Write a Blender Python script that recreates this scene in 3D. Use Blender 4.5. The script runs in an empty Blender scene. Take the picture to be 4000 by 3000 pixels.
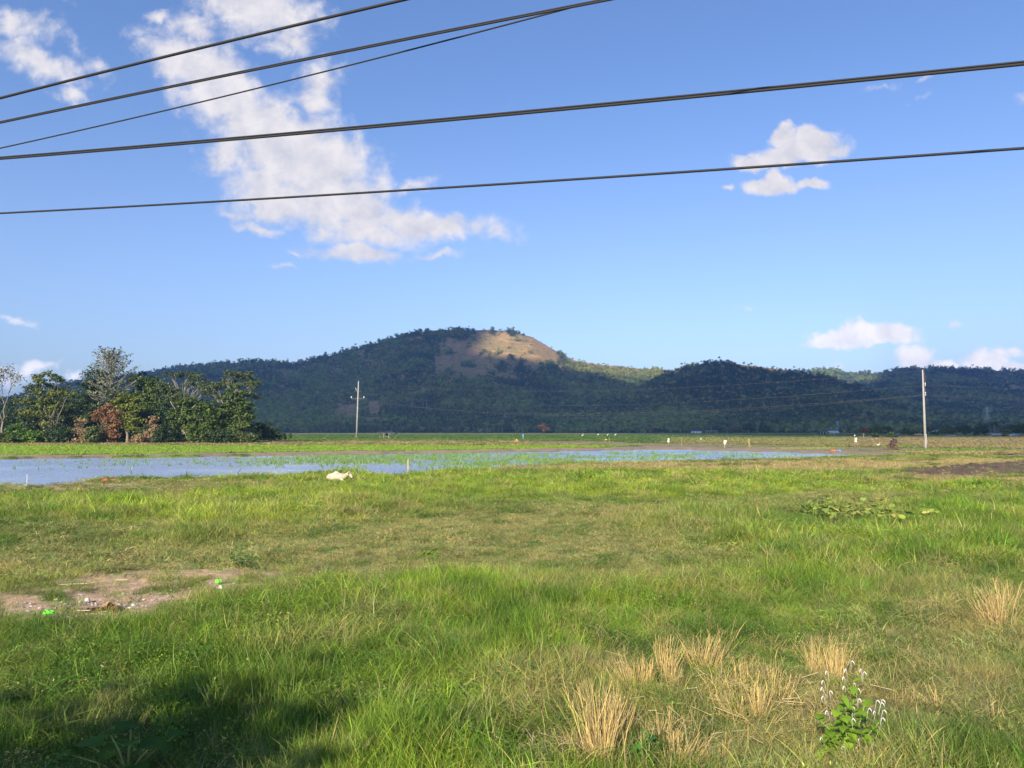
import bpy, bmesh, math, random
import numpy as np
from mathutils import Vector, Matrix

# ------------------------------------------------------------------ camera
SC = bpy.context.scene
COL = SC.collection
H = 2.2                       # eye height over the field
F = 3005.0                    # focal length in photo pixels (4000 wide)
HOR = 1680.0
TH = math.atan((HOR - 1500.0) / F)
cam_d = bpy.data.cameras.new('camera'); cam = bpy.data.objects.new('camera', cam_d); COL.objects.link(cam)
cam_d.sensor_width = 36.0; cam_d.lens = 36.0 * F / 4000.0
cam_d.clip_start = 0.1; cam_d.clip_end = 20000
cam.location = (0, 0, H); cam.rotation_euler = (math.pi / 2 + TH, 0, 0)
SC.camera = cam

# ------------------------------------------------------------------ light
SUN_EL = 27.0
SUN_AZ = -22.0                # the sun stands behind the viewer, this many degrees to the left (-)
a = math.radians(SUN_AZ)
# direction towards the sun
SUN = Vector((math.sin(a) * math.cos(math.radians(SUN_EL)), -math.cos(a) * math.cos(math.radians(SUN_EL)), math.sin(math.radians(SUN_EL))))
sl = bpy.data.lights.new('sun', 'SUN'); so = bpy.data.objects.new('sun', sl); COL.objects.link(so)
sl.energy = 4.6; sl.angle = math.radians(0.5); sl.color = (1.0, 0.88, 0.70)
so.rotation_euler = SUN.to_track_quat('Z', 'Y').to_euler(); so.location = (-20, -40, 60)

SC.view_settings.view_transform = 'Standard'; SC.view_settings.look = 'None'
SC.view_settings.gamma = 1.0; SC.view_settings.exposure = 1.12
cy = SC.cycles
cy.max_bounces = 4; cy.diffuse_bounces = 2; cy.glossy_bounces = 2; cy.transmission_bounces = 2
cy.volume_bounces = 1; cy.transparent_max_bounces = 8; cy.caustics_reflective = False; cy.caustics_refractive = False
cy.sample_clamp_indirect = 4.0

def pdir(px, py):
    """direction through a photo pixel, scaled so that its y is 1"""
    u = (px - 2000.0) / F; v = -(py - 1500.0) / F
    y = math.cos(TH) - v * math.sin(TH); z = math.sin(TH) + v * math.cos(TH)
    return u / y, z / y
def at(px, py, y):
    """the point seen at a pixel, y metres ahead"""
    u, w = pdir(px, py)
    return Vector((u * y, y, H + w * y))
def gd(py):
    """distance ahead of the flat ground seen at row py"""
    return -H / pdir(2000, py)[1]
def G(px, py, z=0.0):
    y = (z - H) / pdir(px, py)[1]
    return Vector((pdir(px, py)[0] * y, y, z))
def proj(x, y, z):
    d = y * math.cos(TH) + (z - H) * math.sin(TH); v = (z - H) * math.cos(TH) - y * math.sin(TH)
    return 2000 + F * x / d, 1500 - F * v / d

# ------------------------------------------------------------------ world: sky with clouds
W = bpy.data.worlds.new('World'); SC.world = W; W.use_nodes = True
nt = W.node_tree; N = nt.nodes; L = nt.links
for n in list(N): N.remove(n)
out = N.new('ShaderNodeOutputWorld'); bg = N.new('ShaderNodeBackground'); bg.inputs['Strength'].default_value = 0.11
sky = N.new('ShaderNodeTexSky'); sky.sky_type = 'NISHITA'; sky.sun_disc = False
sky.sun_elevation = math.radians(SUN_EL); sky.sun_rotation = math.radians(180 - SUN_AZ) 
sky.altitude = 0; sky.air_density = 1.0; sky.dust_density = 1.3; sky.ozone_density = 2.2
def vmath(op, a_, b_=None, v=None, s=None):
    n = N.new('ShaderNodeVectorMath'); n.operation = op
    L.new(a_, n.inputs[0])
    if b_ is not None: L.new(b_, n.inputs[1])
    if v is not None: n.inputs[1].default_value = v
    if s is not None: n.inputs['Scale'].default_value = s
    return n
def smath(op, a_, b_=None, v=None, clamp=False):
    n = N.new('ShaderNodeMath'); n.operation = op; n.use_clamp = clamp
    if isinstance(a_, (int, float)): n.inputs[0].default_value = a_
    else: L.new(a_, n.inputs[0])
    if b_ is not None: L.new(b_, n.inputs[1])
    if v is not None: n.inputs[1].default_value = v
    return n.outputs[0]
tc = N.new('ShaderNodeTexCoord')
sep = N.new('ShaderNodeSeparateXYZ'); L.new(tc.outputs['Generated'], sep.inputs[0])
ymax = smath('MAXIMUM', sep.outputs['Y'], v=0.05)
comb = N.new('ShaderNodeCombineXYZ')
L.new(smath('DIVIDE', sep.outputs['X'], ymax), comb.inputs[0]); L.new(smath('DIVIDE', sep.outputs['Z'], ymax), comb.inputs[1])
uv0 = comb.outputs[0]
# domain warp
def noise(vec, scale, detail, rough, color=False, dist=0.0):
    n = N.new('ShaderNodeTexNoise'); L.new(vec, n.inputs['Vector']); n.inputs['Scale'].default_value = scale
    n.inputs['Detail'].default_value = detail; n.inputs['Roughness'].default_value = rough; n.inputs['Distortion'].default_value = dist
    return n.outputs['Color'] if color else n.outputs['Fac']
w1 = vmath('SUBTRACT', noise(uv0, 9, 3, .6, True), v=(.5, .5, .5))
w1s = vmath('SCALE', w1.outputs[0], s=0.06)
w2 = vmath('SUBTRACT', noise(uv0, 40, 4, .65, True), v=(.5, .5, .5))
w2s = vmath('SCALE', w2.outputs[0], s=0.020)
uv = vmath('ADD', vmath('ADD', uv0, w1s.outputs[0]).outputs[0], w2s.outputs[0]).outputs[0]
CL = [  # px, py, half width, half height, screen rotation (deg, + = falling to the right), weight
 (690, 225, 190, 110, 35, 1), (760, 130, 150, 70, 15, .75), (860, 340, 260, 130, 35, 1.1), (1000, 480, 230, 140, 30, 1.1), (1170, 620, 330, 170, 10, 1.2),
 (900, 620, 130, 120, 0, .8), (1290, 720, 260, 100, 10, 1.1), (1080, 770, 230, 90, 10, 1), (1370, 820, 280, 90, 12, 1.1), (1640, 870, 350, 60, 8, 1),
 (1420, 900, 230, 60, 5, .9), (1400, 985, 220, 34, 4, .85), (1820, 890, 180, 26, 6, .7), (1240, 330, 110, 130, 20, .7), (1230, 400, 130, 80, 10, .75),
 (1620, 730, 120, 40, -20, .6), (1430, 580, 90, 60, -30, .6), (1700, 990, 120, 18, 6, .55),
 (1000, 50, 260, 120, 12, 1), (1130, 150, 150, 70, 20, .8), (800, 20, 90, 40, 0, .45), (620, 75, 80, 30, 0, .5), (540, 130, 60, 30, 0, .4),
 (70, 110, 170, 70, 5, .7), (160, 240, 230, 62, 22, .85), (270, 350, 90, 40, 20, .6), (380, 265, 80, 45, 0, .6), (290, 190, 90, 40, 45, .35), (250, 20, 40, 24, 0, .35),
 (920, 830, 90, 30, 10, .65), (1000, 875, 130, 24, 10, .65), (1175, 982, 50, 14, 6, .5), (1140, 1036, 70, 18, 10, .5),
 (3120, 600, 235, 52, -3, 1.5), (3055, 545, 70, 50, 0, 1.3), (3200, 560, 120, 52, 10, 1.3), (2930, 625, 110, 36, 0, 1.1), (3010, 722, 130, 50, -3, 1.5), (3020, 690, 60, 44, 0, 1.3), (3165, 712, 90, 28, 4, 1.1), (2835, 745, 36, 22, 0, .9),
 (3380, 1330, 230, 46, -3, 1.5), (3270, 1352, 140, 34, 0, 1.3), (3350, 1305, 110, 50, 0, 1.3), (3420, 1290, 140, 40, 0, 1.1), (3520, 1305, 90, 40, 0, .95),
 (3575, 1410, 85, 62, 0, 1.3), (3720, 1436, 80, 30, 0, 1.1), (3860, 1412, 100, 64, 0, 1.2), (3925, 1372, 110, 26, -10, .8), (3985, 1440, 110, 40, 0, 1),
 (3725, 1281, 32, 18, 0, .7), (3260, 1434, 60, 18, 0, .6), (4060, 400, 90, 40, 0, .6), (3450, 345, 90, 24, 0, .35), (3600, 385, 70, 22, -30, .35), (3620, 317, 40, 14, 0, .35),
 (150, 1425, 110, 30, -5, .9), (60, 1445, 120, 20, 0, .75), (60, 1240, 80, 20, 5, .45), (20, 1480, 120, 40, 0, .7), (2890, 1205, 50, 16, 20, .3), (290, 1460, 60, 22, 0, .5)]
best = None
for (px, py, rx, ry, rot, wt) in CL:
    u, v = pdir(px, py)
    m = N.new('ShaderNodeMapping'); m.vector_type = 'TEXTURE'; L.new(uv, m.inputs['Vector'])
    m.inputs['Location'].default_value = (u, v, 0); m.inputs['Rotation'].default_value = (0, 0, -math.radians(rot)); m.inputs['Scale'].default_value = (rx / F * (1.35 if rx > 200 and px < 2000 else 1.15), ry / F * (1.4 if rx > 200 and px < 2000 else 1.15), 1)
    ln = vmath('LENGTH', m.outputs[0]).outputs['Value']
    s1 = smath('MULTIPLY', smath('SUBTRACT', 1.0, ln), v=wt) if wt != 1 else smath('SUBTRACT', 1.0, ln)
    best = s1 if best is None else smath('MAXIMUM', best, s1)
front = smath('GREATER_THAN', sep.outputs['Y'], v=0.06)
nz = noise(uv0, 26, 7, .57, dist=.3)
nz2 = noise(uv0, 62, 3, .55)
dens = smath('ADD', smath('ADD', best, smath('MULTIPLY', smath('SUBTRACT', nz, v=.5), v=1.05)), smath('MULTIPLY', smath('SUBTRACT', nz2, v=.5), v=.5))
mr = N.new('ShaderNodeMapRange'); mr.interpolation_type = 'SMOOTHSTEP'; L.new(dens, mr.inputs[0])
mr.inputs[1].default_value = 0.02; mr.inputs[2].default_value = 0.72; mr.inputs[3].default_value = 0; mr.inputs[4].default_value = 0.95
cover = smath('MULTIPLY', mr.outputs[0], front)
# cloud tone: thicker = greyer underside, thin bright rims
up = vmath('ADD', uv0, v=(0.012, 0.02, 0)).outputs[0]
nzu = noise(up, 26, 5, .6, dist=.3)
tone = smath('ADD', smath('MULTIPLY', smath('SUBTRACT', nz, nzu), v=1.9), v=.64, clamp=True)
ccol = N.new('ShaderNodeMixRGB'); L.new(tone, ccol.inputs[0])
CLOUD_DARK = (2.75, 2.75, 3.1, 1); CLOUD_LIGHT = (4.1, 3.85, 3.85, 1)
ccol.inputs[1].default_value = CLOUD_DARK; ccol.inputs[2].default_value = CLOUD_LIGHT
skymul = N.new('ShaderNodeMixRGB'); skymul.blend_type = 'MULTIPLY'; skymul.inputs[0].default_value = 1; skymul.inputs[2].default_value = (.52, .585, .765, 1)
L.new(sky.outputs[0], skymul.inputs[1])
hzr = N.new('ShaderNodeMapRange'); hzr.interpolation_type = 'SMOOTHSTEP'; L.new(sep.outputs['Z'], hzr.inputs[0]); hzr.inputs[1].default_value = .46; hzr.inputs[2].default_value = .20; hzr.inputs[3].default_value = 0; hzr.inputs[4].default_value = 1
hzm = N.new('ShaderNodeMixRGB'); L.new(hzr.outputs[0], hzm.inputs[0]); hzm.inputs[1].default_value = (.58, .66, .84, 1); hzm.inputs[2].default_value = (.67, .69, .84, 1); L.new(hzm.outputs[0], skymul.inputs[2])
lowb = N.new('ShaderNodeMapRange'); L.new(sep.outputs['Z'], lowb.inputs[0]); lowb.inputs[1].default_value = .06; lowb.inputs[2].default_value = .20; lowb.inputs[3].default_value = 1.6; lowb.inputs[4].default_value = 1.0
cbr = vmath('SCALE', ccol.outputs[0]); L.new(lowb.outputs[0], cbr.inputs['Scale'])
cm = N.new('ShaderNodeMixRGB'); L.new(cover, cm.inputs[0]); L.new(skymul.outputs[0], cm.inputs[1]); L.new(cbr.outputs[0], cm.inputs[2])
L.new(cm.outputs[0], bg.inputs['Color']); L.new(bg.outputs[0], out.inputs['Surface'])

# ------------------------------------------------------------------ helpers
rng = np.random.default_rng(7)
R = random.Random(11)
def _hash(ix, iy, seed):
    h = (ix.astype(np.int64) * 374761393 + iy.astype(np.int64) * 668265263 + seed * 974634777) & 0x7fffffff
    h = (h ^ (h >> 13)) * 1274126177 & 0x7fffffff
    h = h ^ (h >> 16)
    return (h & 0xffff) / 65535.0
def vnoise(x, y, seed=0):
    x = np.asarray(x, float); y = np.asarray(y, float)
    ix = np.floor(x); iy = np.floor(y); fx = x - ix; fy = y - iy
    fx = fx * fx * (3 - 2 * fx); fy = fy * fy * (3 - 2 * fy)
    a_ = _hash(ix, iy, seed); b_ = _hash(ix + 1, iy, seed); c_ = _hash(ix, iy + 1, seed); d_ = _hash(ix + 1, iy + 1, seed)
    return (a_ * (1 - fx) + b_ * fx) * (1 - fy) + (c_ * (1 - fx) + d_ * fx) * fy
def fbm(x, y, seed=0, octs=4, gain=.5):
    s = 0; am = 1; t = 0
    x = np.asarray(x, float); y = np.asarray(y, float)
    for o in range(octs):
        s = s + am * vnoise(x, y, seed + o * 17); t += am; am *= gain; x = x * 2.03 + 5.1; y = y * 2.03 + 9.7
    return s / t
def sst(x, a_, b_):
    t = np.clip((np.asarray(x, float) - a_) / (b_ - a_), 0, 1); return t * t * (3 - 2 * t)
def interp(x, pts):
    p = sorted(pts); return np.interp(x, [q[0] for q in p], [q[1] for q in p])

def tag(o, label=None, cat=None, group=None, kind=None):
    if label: o['label'] = label
    if cat: o['category'] = cat
    if group: o['group'] = group
    if kind: o['kind'] = kind
    return o
def empty(name, loc, rz=0):
    o = bpy.data.objects.new(name, None); COL.objects.link(o); o.location = loc; o.rotation_euler = (0, 0, rz); o.empty_display_size = .1
    return o
def kids(o): return [c for c in COL.objects if c.parent == o]
def copy_tree(o, parent=None):
    c = o.copy(); COL.objects.link(c)
    if parent is not None: c.parent = parent
    for ch in kids(o): copy_tree(ch, c)
    return c

def np_mesh(name, v, quads=None, tris=None, mat=None, smooth=False, attrs=None, link=True, parent=None):
    v = np.asarray(v, np.float32)
    me = bpy.data.meshes.new(name); me.vertices.add(len(v)); me.vertices.foreach_set('co', v.ravel())
    nq = 0 if quads is None else len(quads); ntr = 0 if tris is None else len(tris)
    loops = []
    if nq: loops.append(np.asarray(quads, np.int32).ravel())
    if ntr: loops.append(np.asarray(tris, np.int32).ravel())
    if loops:
        lp = np.concatenate(loops); me.loops.add(len(lp)); me.loops.foreach_set('vertex_index', lp)
        st = np.concatenate([np.arange(nq) * 4, nq * 4 + np.arange(ntr) * 3]).astype(np.int32)
        me.polygons.add(nq + ntr); me.polygons.foreach_set('loop_start', st)
        me.polygons.foreach_set('use_smooth', np.full(nq + ntr, smooth))
    for k, (ty, arr) in (attrs or {}).items():
        at_ = me.attributes.new(k, ty, 'POINT')
        arr = np.asarray(arr)
        if ty == 'FLOAT': at_.data.foreach_set('value', arr.astype(np.float32).ravel())
        elif ty == 'INT': at_.data.foreach_set('value', arr.astype(np.int32).ravel())
        elif ty == 'FLOAT_VECTOR': at_.data.foreach_set('vector', arr.astype(np.float32).ravel())
        elif ty == 'FLOAT_COLOR':
            if arr.shape[1] == 3: arr = np.concatenate([arr, np.ones((len(arr), 1))], 1)
            at_.data.foreach_set('color', arr.astype(np.float32).ravel())
    me.update(calc_edges=True); me.validate(clean_customdata=False)
    if mat: me.materials.append(mat)
    o = bpy.data.objects.new(name, me)
    if link: COL.objects.link(o)
    if parent is not None: o.parent = parent
    return o

class MB:
    """collects simple shapes into ONE mesh"""
    def __init__(s): s.v = []; s.f = []
    def add(s, vs, fs):
        b = len(s.v); s.v += [tuple(p) for p in vs]; s.f += [tuple(b + i for i in f) for f in fs]; return s
    def box(s, c, d, rz=0, rx=0):
        m = Matrix.Translation(c) @ Matrix.Rotation(rz, 4, 'Z') @ Matrix.Rotation(rx, 4, 'X')
        vs = [m @ Vector((x * d[0] / 2, y * d[1] / 2, z * d[2] / 2)) for x in (-1, 1) for y in (-1, 1) for z in (-1, 1)]
        return s.add(vs, [(0, 1, 3, 2), (4, 6, 7, 5), (0, 4, 5, 1), (2, 3, 7, 6), (0, 2, 6, 4), (1, 5, 7, 3)])
    def tube(s, pts, rad, n=6, cap=True):
        pts = [Vector(p) for p in pts]
        if not hasattr(rad, '__len__'): rad = [rad] * len(pts)
        vs = []; fs = []; pn = None
        for i, p in enumerate(pts):
            t = (pts[min(i + 1, len(pts) - 1)] - pts[max(i - 1, 0)]).normalized()
            if pn is None:
                pn = t.cross(Vector((0, 0, 1)))
                if pn.length < .1: pn = t.cross(Vector((1, 0, 0)))
                pn.normalize()
            pn = (pn - t * pn.dot(t)).normalized(); q = t.cross(pn)
            for k in range(n):
                an = 2 * math.pi * k / n; vs.append(p + (pn * math.cos(an) + q * math.sin(an)) * rad[i])
        for i in range(len(pts) - 1):
            for k in range(n):
                a_ = i * n + k; b_ = i * n + (k + 1) % n; fs.append((a_, b_, b_ + n, a_ + n))
        if cap: fs.append(tuple(range(n - 1, -1, -1))); fs.append(tuple((len(pts) - 1) * n + k for k in range(n)))
        return s.add(vs, fs)
    def blob(s, c, r, seed=0, amp=.2, sub=2, flat=0):
        bm = bmesh.new(); bmesh.ops.create_icosphere(bm, subdivisions=sub, radius=1)
        rr = random.Random(seed); ph = [rr.uniform(0, 6) for _ in range(6)]
        vs = []
        for v in bm.verts:
            p = v.co; k = 1 + amp * (math.sin(3 * p.x + ph[0]) * math.sin(2.6 * p.y + ph[1]) + .6 * math.sin(5 * p.z + ph[2] + 3 * p.x) * math.cos(4 * p.y + ph[3]))
            vs.append(Vector(c) + Vector((p.x * r[0] * k, p.y * r[1] * k, (max(p.z, -.4) if flat else p.z) * r[2] * k)))
        fs = [tuple(v.index for v in f.verts) for f in bm.faces]; bm.free()
        return s.add(vs, fs)
    def build(s, name, mat, parent=None, smooth=False, loc=None):
        me = bpy.data.meshes.new(name); me.from_pydata(s.v, [], s.f); me.update()
        if smooth: me.polygons.foreach_set('use_smooth', [True] * len(me.polygons))
        me.materials.append(mat); o = bpy.data.objects.new(name, me); COL.objects.link(o)
        if parent is not None: o.parent = parent
        if loc is not None: o.location = loc
        return o

# ------------------------------------------------------------------ materials
def newmat(name):
    m = bpy.data.materials.new(name); m.use_nodes = True; t = m.node_tree
    for n in list(t.nodes): t.nodes.remove(n)
    return m, t
def plain(name, col, rough=.7, var=.15, scale=4.0, metal=0, bump=0.0):
    m, t = newmat(name); n = t.nodes; l = t.links
    o = n.new('ShaderNodeOutputMaterial'); b = n.new('ShaderNodeBsdfPrincipled'); l.new(b.outputs[0], o.inputs[0])
    tc_ = n.new('ShaderNodeTexCoord'); nz_ = n.new('ShaderNodeTexNoise'); l.new(tc_.outputs['Object'], nz_.inputs['Vector'])
    nz_.inputs['Scale'].default_value = scale; nz_.inputs['Detail'].default_value = 5
    mx = n.new('ShaderNodeMixRGB'); l.new(nz_.outputs['Fac'], mx.inputs[0])
    mx.inputs[1].default_value = tuple(c * (1 - var * 1.6) for c in col) + (1,); mx.inputs[2].default_value = tuple(min(1, c * (1 + var * 1.6)) for c in col) + (1,)
    l.new(mx.outputs[0], b.inputs['Base Color']); b.inputs['Roughness'].default_value = rough; b.inputs['Metallic'].default_value = metal
    if bump:
        bp = n.new('ShaderNodeBump'); bp.inputs['Strength'].default_value = bump; bp.inputs['Distance'].default_value = .02
        l.new(nz_.outputs['Fac'], bp.inputs['Height']); l.new(bp.outputs[0], b.inputs['Normal'])
    return m
def leafmat(name, col=None, trans=.35, inst=False, warm=(1.25, 1.05, .6), rough=.55, spec=.25):
    """leaf / blade material: lv = per-leaf random 0..1; colour from col or from the instance's tint"""
    m, t = newmat(name); n = t.nodes; l = t.links
    o = n.new('ShaderNodeOutputMaterial'); b = n.new('ShaderNodeBsdfPrincipled'); tr = n.new('ShaderNodeBsdfTranslucent'); mix = n.new('ShaderNodeMixShader')
    lv = n.new('ShaderNodeAttribute'); lv.attribute_name = 'lv'
    if inst:
        ti = n.new('ShaderNodeAttribute'); ti.attribute_name = 'tint'; ti.attribute_type = 'INSTANCER'; src = ti.outputs['Color']
    else:
        rgb = n.new('ShaderNodeRGB'); rgb.outputs[0].default_value = tuple(col) + (1,); src = rgb.outputs[0]
    mp = n.new('ShaderNodeMapRange'); l.new(lv.outputs['Fac'], mp.inputs[0]); mp.inputs[3].default_value = .55; mp.inputs[4].default_value = 1.45
    sc = n.new('ShaderNodeVectorMath'); sc.operation = 'SCALE'; l.new(src, sc.inputs[0]); l.new(mp.outputs[0], sc.inputs['Scale'])
    w = n.new('ShaderNodeMixRGB'); w.blend_type = 'MULTIPLY'; w.inputs[2].default_value = tuple(warm) + (1,)
    mp2 = n.new('ShaderNodeMapRange'); l.new(lv.outputs['Fac'], mp2.inputs[0]); mp2.inputs[1].default_value = .55; mp2.inputs[2].default_value = 1.0
    l.new(mp2.outputs[0], w.inputs[0]); l.new(sc.outputs[0], w.inputs[1])
    l.new(w.outputs[0], b.inputs['Base Color']); l.new(w.outputs[0], tr.inputs['Color'])
    b.inputs['Roughness'].default_value = rough; b.inputs['Specular IOR Level'].default_value = spec
    mix.inputs[0].default_value = trans; l.new(b.outputs[0], mix.inputs[1]); l.new(tr.outputs[0], mix.inputs[2]); l.new(mix.outputs[0], o.inputs[0])
    return m

def scatter(name, pts, rot, scl, idx, tint, sources, **tg):
    """one object whose vertices carry instances of the source meshes (geometry nodes)"""
    o = np_mesh(name, pts, attrs={'rot': ('FLOAT_VECTOR', rot), 'scl': ('FLOAT_VECTOR', scl), 'idx': ('INT', idx), 'tint': ('FLOAT_COLOR', tint)})
    c = bpy.data.collections.new(name + '_kinds')
    for i, s in enumerate(sources): s.name = '%s_kind_%02d' % (name, i); c.objects.link(s)
    g = bpy.data.node_groups.new(name, 'GeometryNodeTree')
    g.interface.new_socket('Geometry', in_out='INPUT', socket_type='NodeSocketGeometry'); g.interface.new_socket('Geometry', in_out='OUTPUT', socket_type='NodeSocketGeometry')
    n = g.nodes; l = g.links
    gi = n.new('NodeGroupInput'); go = n.new('NodeGroupOutput'); ci = n.new('GeometryNodeCollectionInfo'); ci.inputs['Collection'].default_value = c
    ci.inputs['Separate Children'].default_value = True; ci.inputs['Reset Children'].default_value = True
    ip = n.new('GeometryNodeInstanceOnPoints'); ip.inputs['Pick Instance'].default_value = True
    def na(nm, ty):
        q = n.new('GeometryNodeInputNamedAttribute'); q.data_type = ty; q.inputs['Name'].default_value = nm; return q.outputs['Attribute']
    l.new(gi.outputs[0], ip.inputs['Points']); l.new(ci.outputs[0], ip.inputs['Instance']); l.new(na('idx', 'INT'), ip.inputs['Instance Index'])
    er = n.new('FunctionNodeEulerToRotation'); l.new(na('rot', 'FLOAT_VECTOR'), er.inputs[0]); l.new(er.outputs[0], ip.inputs['Rotation']); l.new(na('scl', 'FLOAT_VECTOR'), ip.inputs['Scale'])
    l.new(ip.outputs[0], go.inputs[0])
    md = o.modifiers.new('scatter', 'NODES'); md.node_group = g
    tag(o, **tg); return o
# ------------------------------------------------------------------ where the pond lies
FAR = [(-1600, 1800), (-600, 1793), (0, 1787), (600, 1782), (1100, 1775), (1500, 1770), (1900, 1764), (2300, 1757), (2560, 1752), (3000, 1761), (3400, 1774), (3560, 1779)]
NEAR = [(-1600, 1915), (-600, 1900), (0, 1893), (170, 1893), (300, 1886), (420, 1868), (700, 1868), (900, 1864), (1100, 1857), (1240, 1842), (1380, 1840), (1450, 1852), (1640, 1853), (1720, 1842), (1900, 1829), (2050, 1822), (2200, 1812), (2500, 1806), (2700, 1800), (3000, 1795), (3200, 1789), (3450, 1782), (3560, 1779)]
def pond_depth(x, y):
    """how far inside the pond (1) or outside it (0), soft at the bank"""
    px, py = proj(x, y, 0.0)
    j = (vnoise(x * .5, y * .5, 5) - .5) * .9 + (vnoise(x * 1.7, y * 1.7, 6) - .5) * .4
    fy = H * F / np.maximum(interp(px, FAR) - HOR, 1); ny = H * F / np.maximum(interp(px, NEAR) - HOR, 1)
    d = np.minimum(fy - y + j * 1.2, y - ny + j)
    d = np.where((px > -1500) & (px < 3550) & (y > 20) & (y < 95), d, -9)
    # two small puddles on the right
    for (cx, cy_, rx, ry) in ((3610, 1801, 75, 4.5), (3940, 1776, 130, 3.0), (3560, 1771, 60, 1.5), (1560, 1866, 55, 6)):
        q = 1 - np.sqrt(((px - cx) / rx) ** 2 + ((py - cy_) / ry) ** 2) + j * .3
        d = np.maximum(d, np.where(y > 15, q * 1.0, -9))
    return sst(d, -.35, .45)
def ell(px, py, cx, cy_, rx, ry, rot=0, soft=.5):
    c = math.cos(math.radians(rot)); s = math.sin(math.radians(rot)); dx = px - cx; dy = (py - cy_)
    u = (dx * c + dy * s) / rx; v = (-dx * s + dy * c) / ry
    return sst(1 + soft - np.sqrt(u * u + v * v), 0, soft * 2)
LUSH = np.array((.225, .350, .040)); DEEP = np.array((.088, .180, .024)); BRIGHT = np.array((.340, .455, .055)); OLIVE = np.array((.310, .315, .120))
DRY = np.array((.50, .40, .20)); SOIL = np.array((.38, .26, .175)); MUD = np.array((.115, .080, .058)); FARGREEN = np.array((.085, .170, .030)); DIRT = np.array((.10, .095, .045))
def zones(x, y):
    """albedo of the ground cover, blade length (m), cover 0..1, dryness 0..1, bare soil 0..1"""
    x = np.asarray(x, float); y = np.asarray(y, float)
    px, py = proj(x, y, 0.0)
    n1 = fbm(x * .45, y * .45, 1, 4); n2 = fbm(x * 1.5, y * 1.5, 2, 3); n3 = fbm(x * .12, y * .12, 3, 3); n4 = fbm(x * 3.1, y * 3.1, 9, 3)
    px_ = px + (n1 - .5) * 260 * np.clip((py - 1680) / 500, .1, 1.5); py_ = py + (n2 - .5) * 90 * np.clip((py - 1680) / 600, .0, 1.5) + (n1 - .5) * 50 * np.clip((py - 1760) / 600, 0, 1.5)
    E = lambda *a_, **k: ell(px_, py_, *a_, **k)
    mixc = lambda c, w, t: c * (1 - w[:, None]) + np.asarray(t) * w[:, None]
    # ---- near meadow
    k = sst(n1 * .55 + n2 * .45, .40, .60)
    col = DEEP[None] * (1 - k[:, None]) + LUSH[None] * k[:, None]
    ln = .12 + .16 * sst(n1, .40, .70) + .04 * (n4 - .5)
    dn = np.ones_like(x); dryw = .06 + .16 * sst(n2, .5, .8); bare = np.zeros_like(x)
    yb = np.clip(1 - np.abs(py_ - 1955) / 120, 0, 1)
    br = np.maximum.reduce([E(1050, 1975, 560, 100, -3), E(1700, 1900, 900, 52), E(2600, 1900, 700, 50), E(3300, 1900, 800, 32, 0) * .8, E(300, 1960, 450, 50) * .5])
    col = mixc(col, br * .85, BRIGHT); ln = ln + br * .12
    law = np.maximum.reduce([E(1950, 2110, 820, 120), E(2300, 2030, 420, 60), E(650, 1905, 560, 24), E(600, 2190, 900, 80) * .9, E(1300, 2150, 500, 110), E(2500, 2180, 500, 130) * .7, E(3350, 1950, 330, 26), E(2900, 1975, 300, 30) * .7, E(300, 2080, 500, 50) * .55])
    col = mixc(col, law * .90, OLIVE); ln = ln * (1 - law * .72); dryw = dryw + law * .30
    rt = E(3750, 2620, 520, 330, 0, soft=.7); col = mixc(col, rt * .7, OLIVE * .95); ln = ln * (1 - rt * .25); dryw = dryw + rt * .55
    wd_ = ell(px, py, 3320, 2900, 190, 170, soft=.4); ln = ln * (1 - wd_ * .45)
    st = E(2800, 2800, 700, 300, 0, soft=.5); col = mixc(col, st * .45, OLIVE * .7); ln = ln * (1 - st * .50); dryw = dryw + st * .60
    tall = np.maximum.reduce([E(3350, 2180, 420, 90), E(1150, 2600, 1150, 300) * .8, E(2700, 2040, 320, 50), E(3700, 2010, 400, 90), E(2600, 2330, 600, 60) * .6])
    col = mixc(col, tall * .5, LUSH * .9); ln = ln + tall * .13
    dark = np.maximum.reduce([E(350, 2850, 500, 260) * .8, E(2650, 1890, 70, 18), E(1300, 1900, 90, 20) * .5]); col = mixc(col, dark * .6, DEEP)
    lowp = E(480, 2345, 600, 105, -5); ln = ln * (1 - lowp * .65); col = mixc(col, lowp * .6, OLIVE * .8); dryw = dryw + lowp * .2
    tf = sst(fbm(x * 1.9, y * 1.9, 55, 3), .52, .68) * (1 - bare); ln = ln * (1 + .45 * tf * (1 - .4 * law)); col = mixc(col, tf * .65, DEEP * 1.05); tl = sst(fbm(x * 1.3 + 9, y * 1.3, 56, 3), .55, .72); col = mixc(col, tl * .55, OLIVE * 1.05); dryw = dryw + .10 * tl + .05
    # bare soil
    bs = np.maximum.reduce([E(470, 2335, 640, 92, -7, soft=.6), E(840, 2275, 130, 42, -8, soft=.6), E(590, 2010, 90, 13, soft=.6), E(130, 2390, 260, 40, soft=.6) * .8, E(1330, 2130, 110, 14, soft=.6) * .7, E(2100, 2960, 150, 50, soft=.6) * .8, E(300, 1905, 260, 7, soft=.6) * .8, E(3600, 2560, 300, 26, 30, soft=.6) * .5])
    bs = bs * sst(n4 * .75 + n2 * .25, .32, .50)
    bare = np.maximum(bare, bs)
    spot = sst(n4, .70, .80) * law * .5; bare = np.maximum(bare, spot)
    # dry stubble on the right, towards the water
    sb = np.maximum.reduce([E(3600, 1812, 900, 16), E(3000, 1828, 900, 16), E(2300, 1832, 500, 10) * .7, E(3850, 1875, 420, 18) * .8, E(2650, 1812, 300, 10) * .6])
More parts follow.
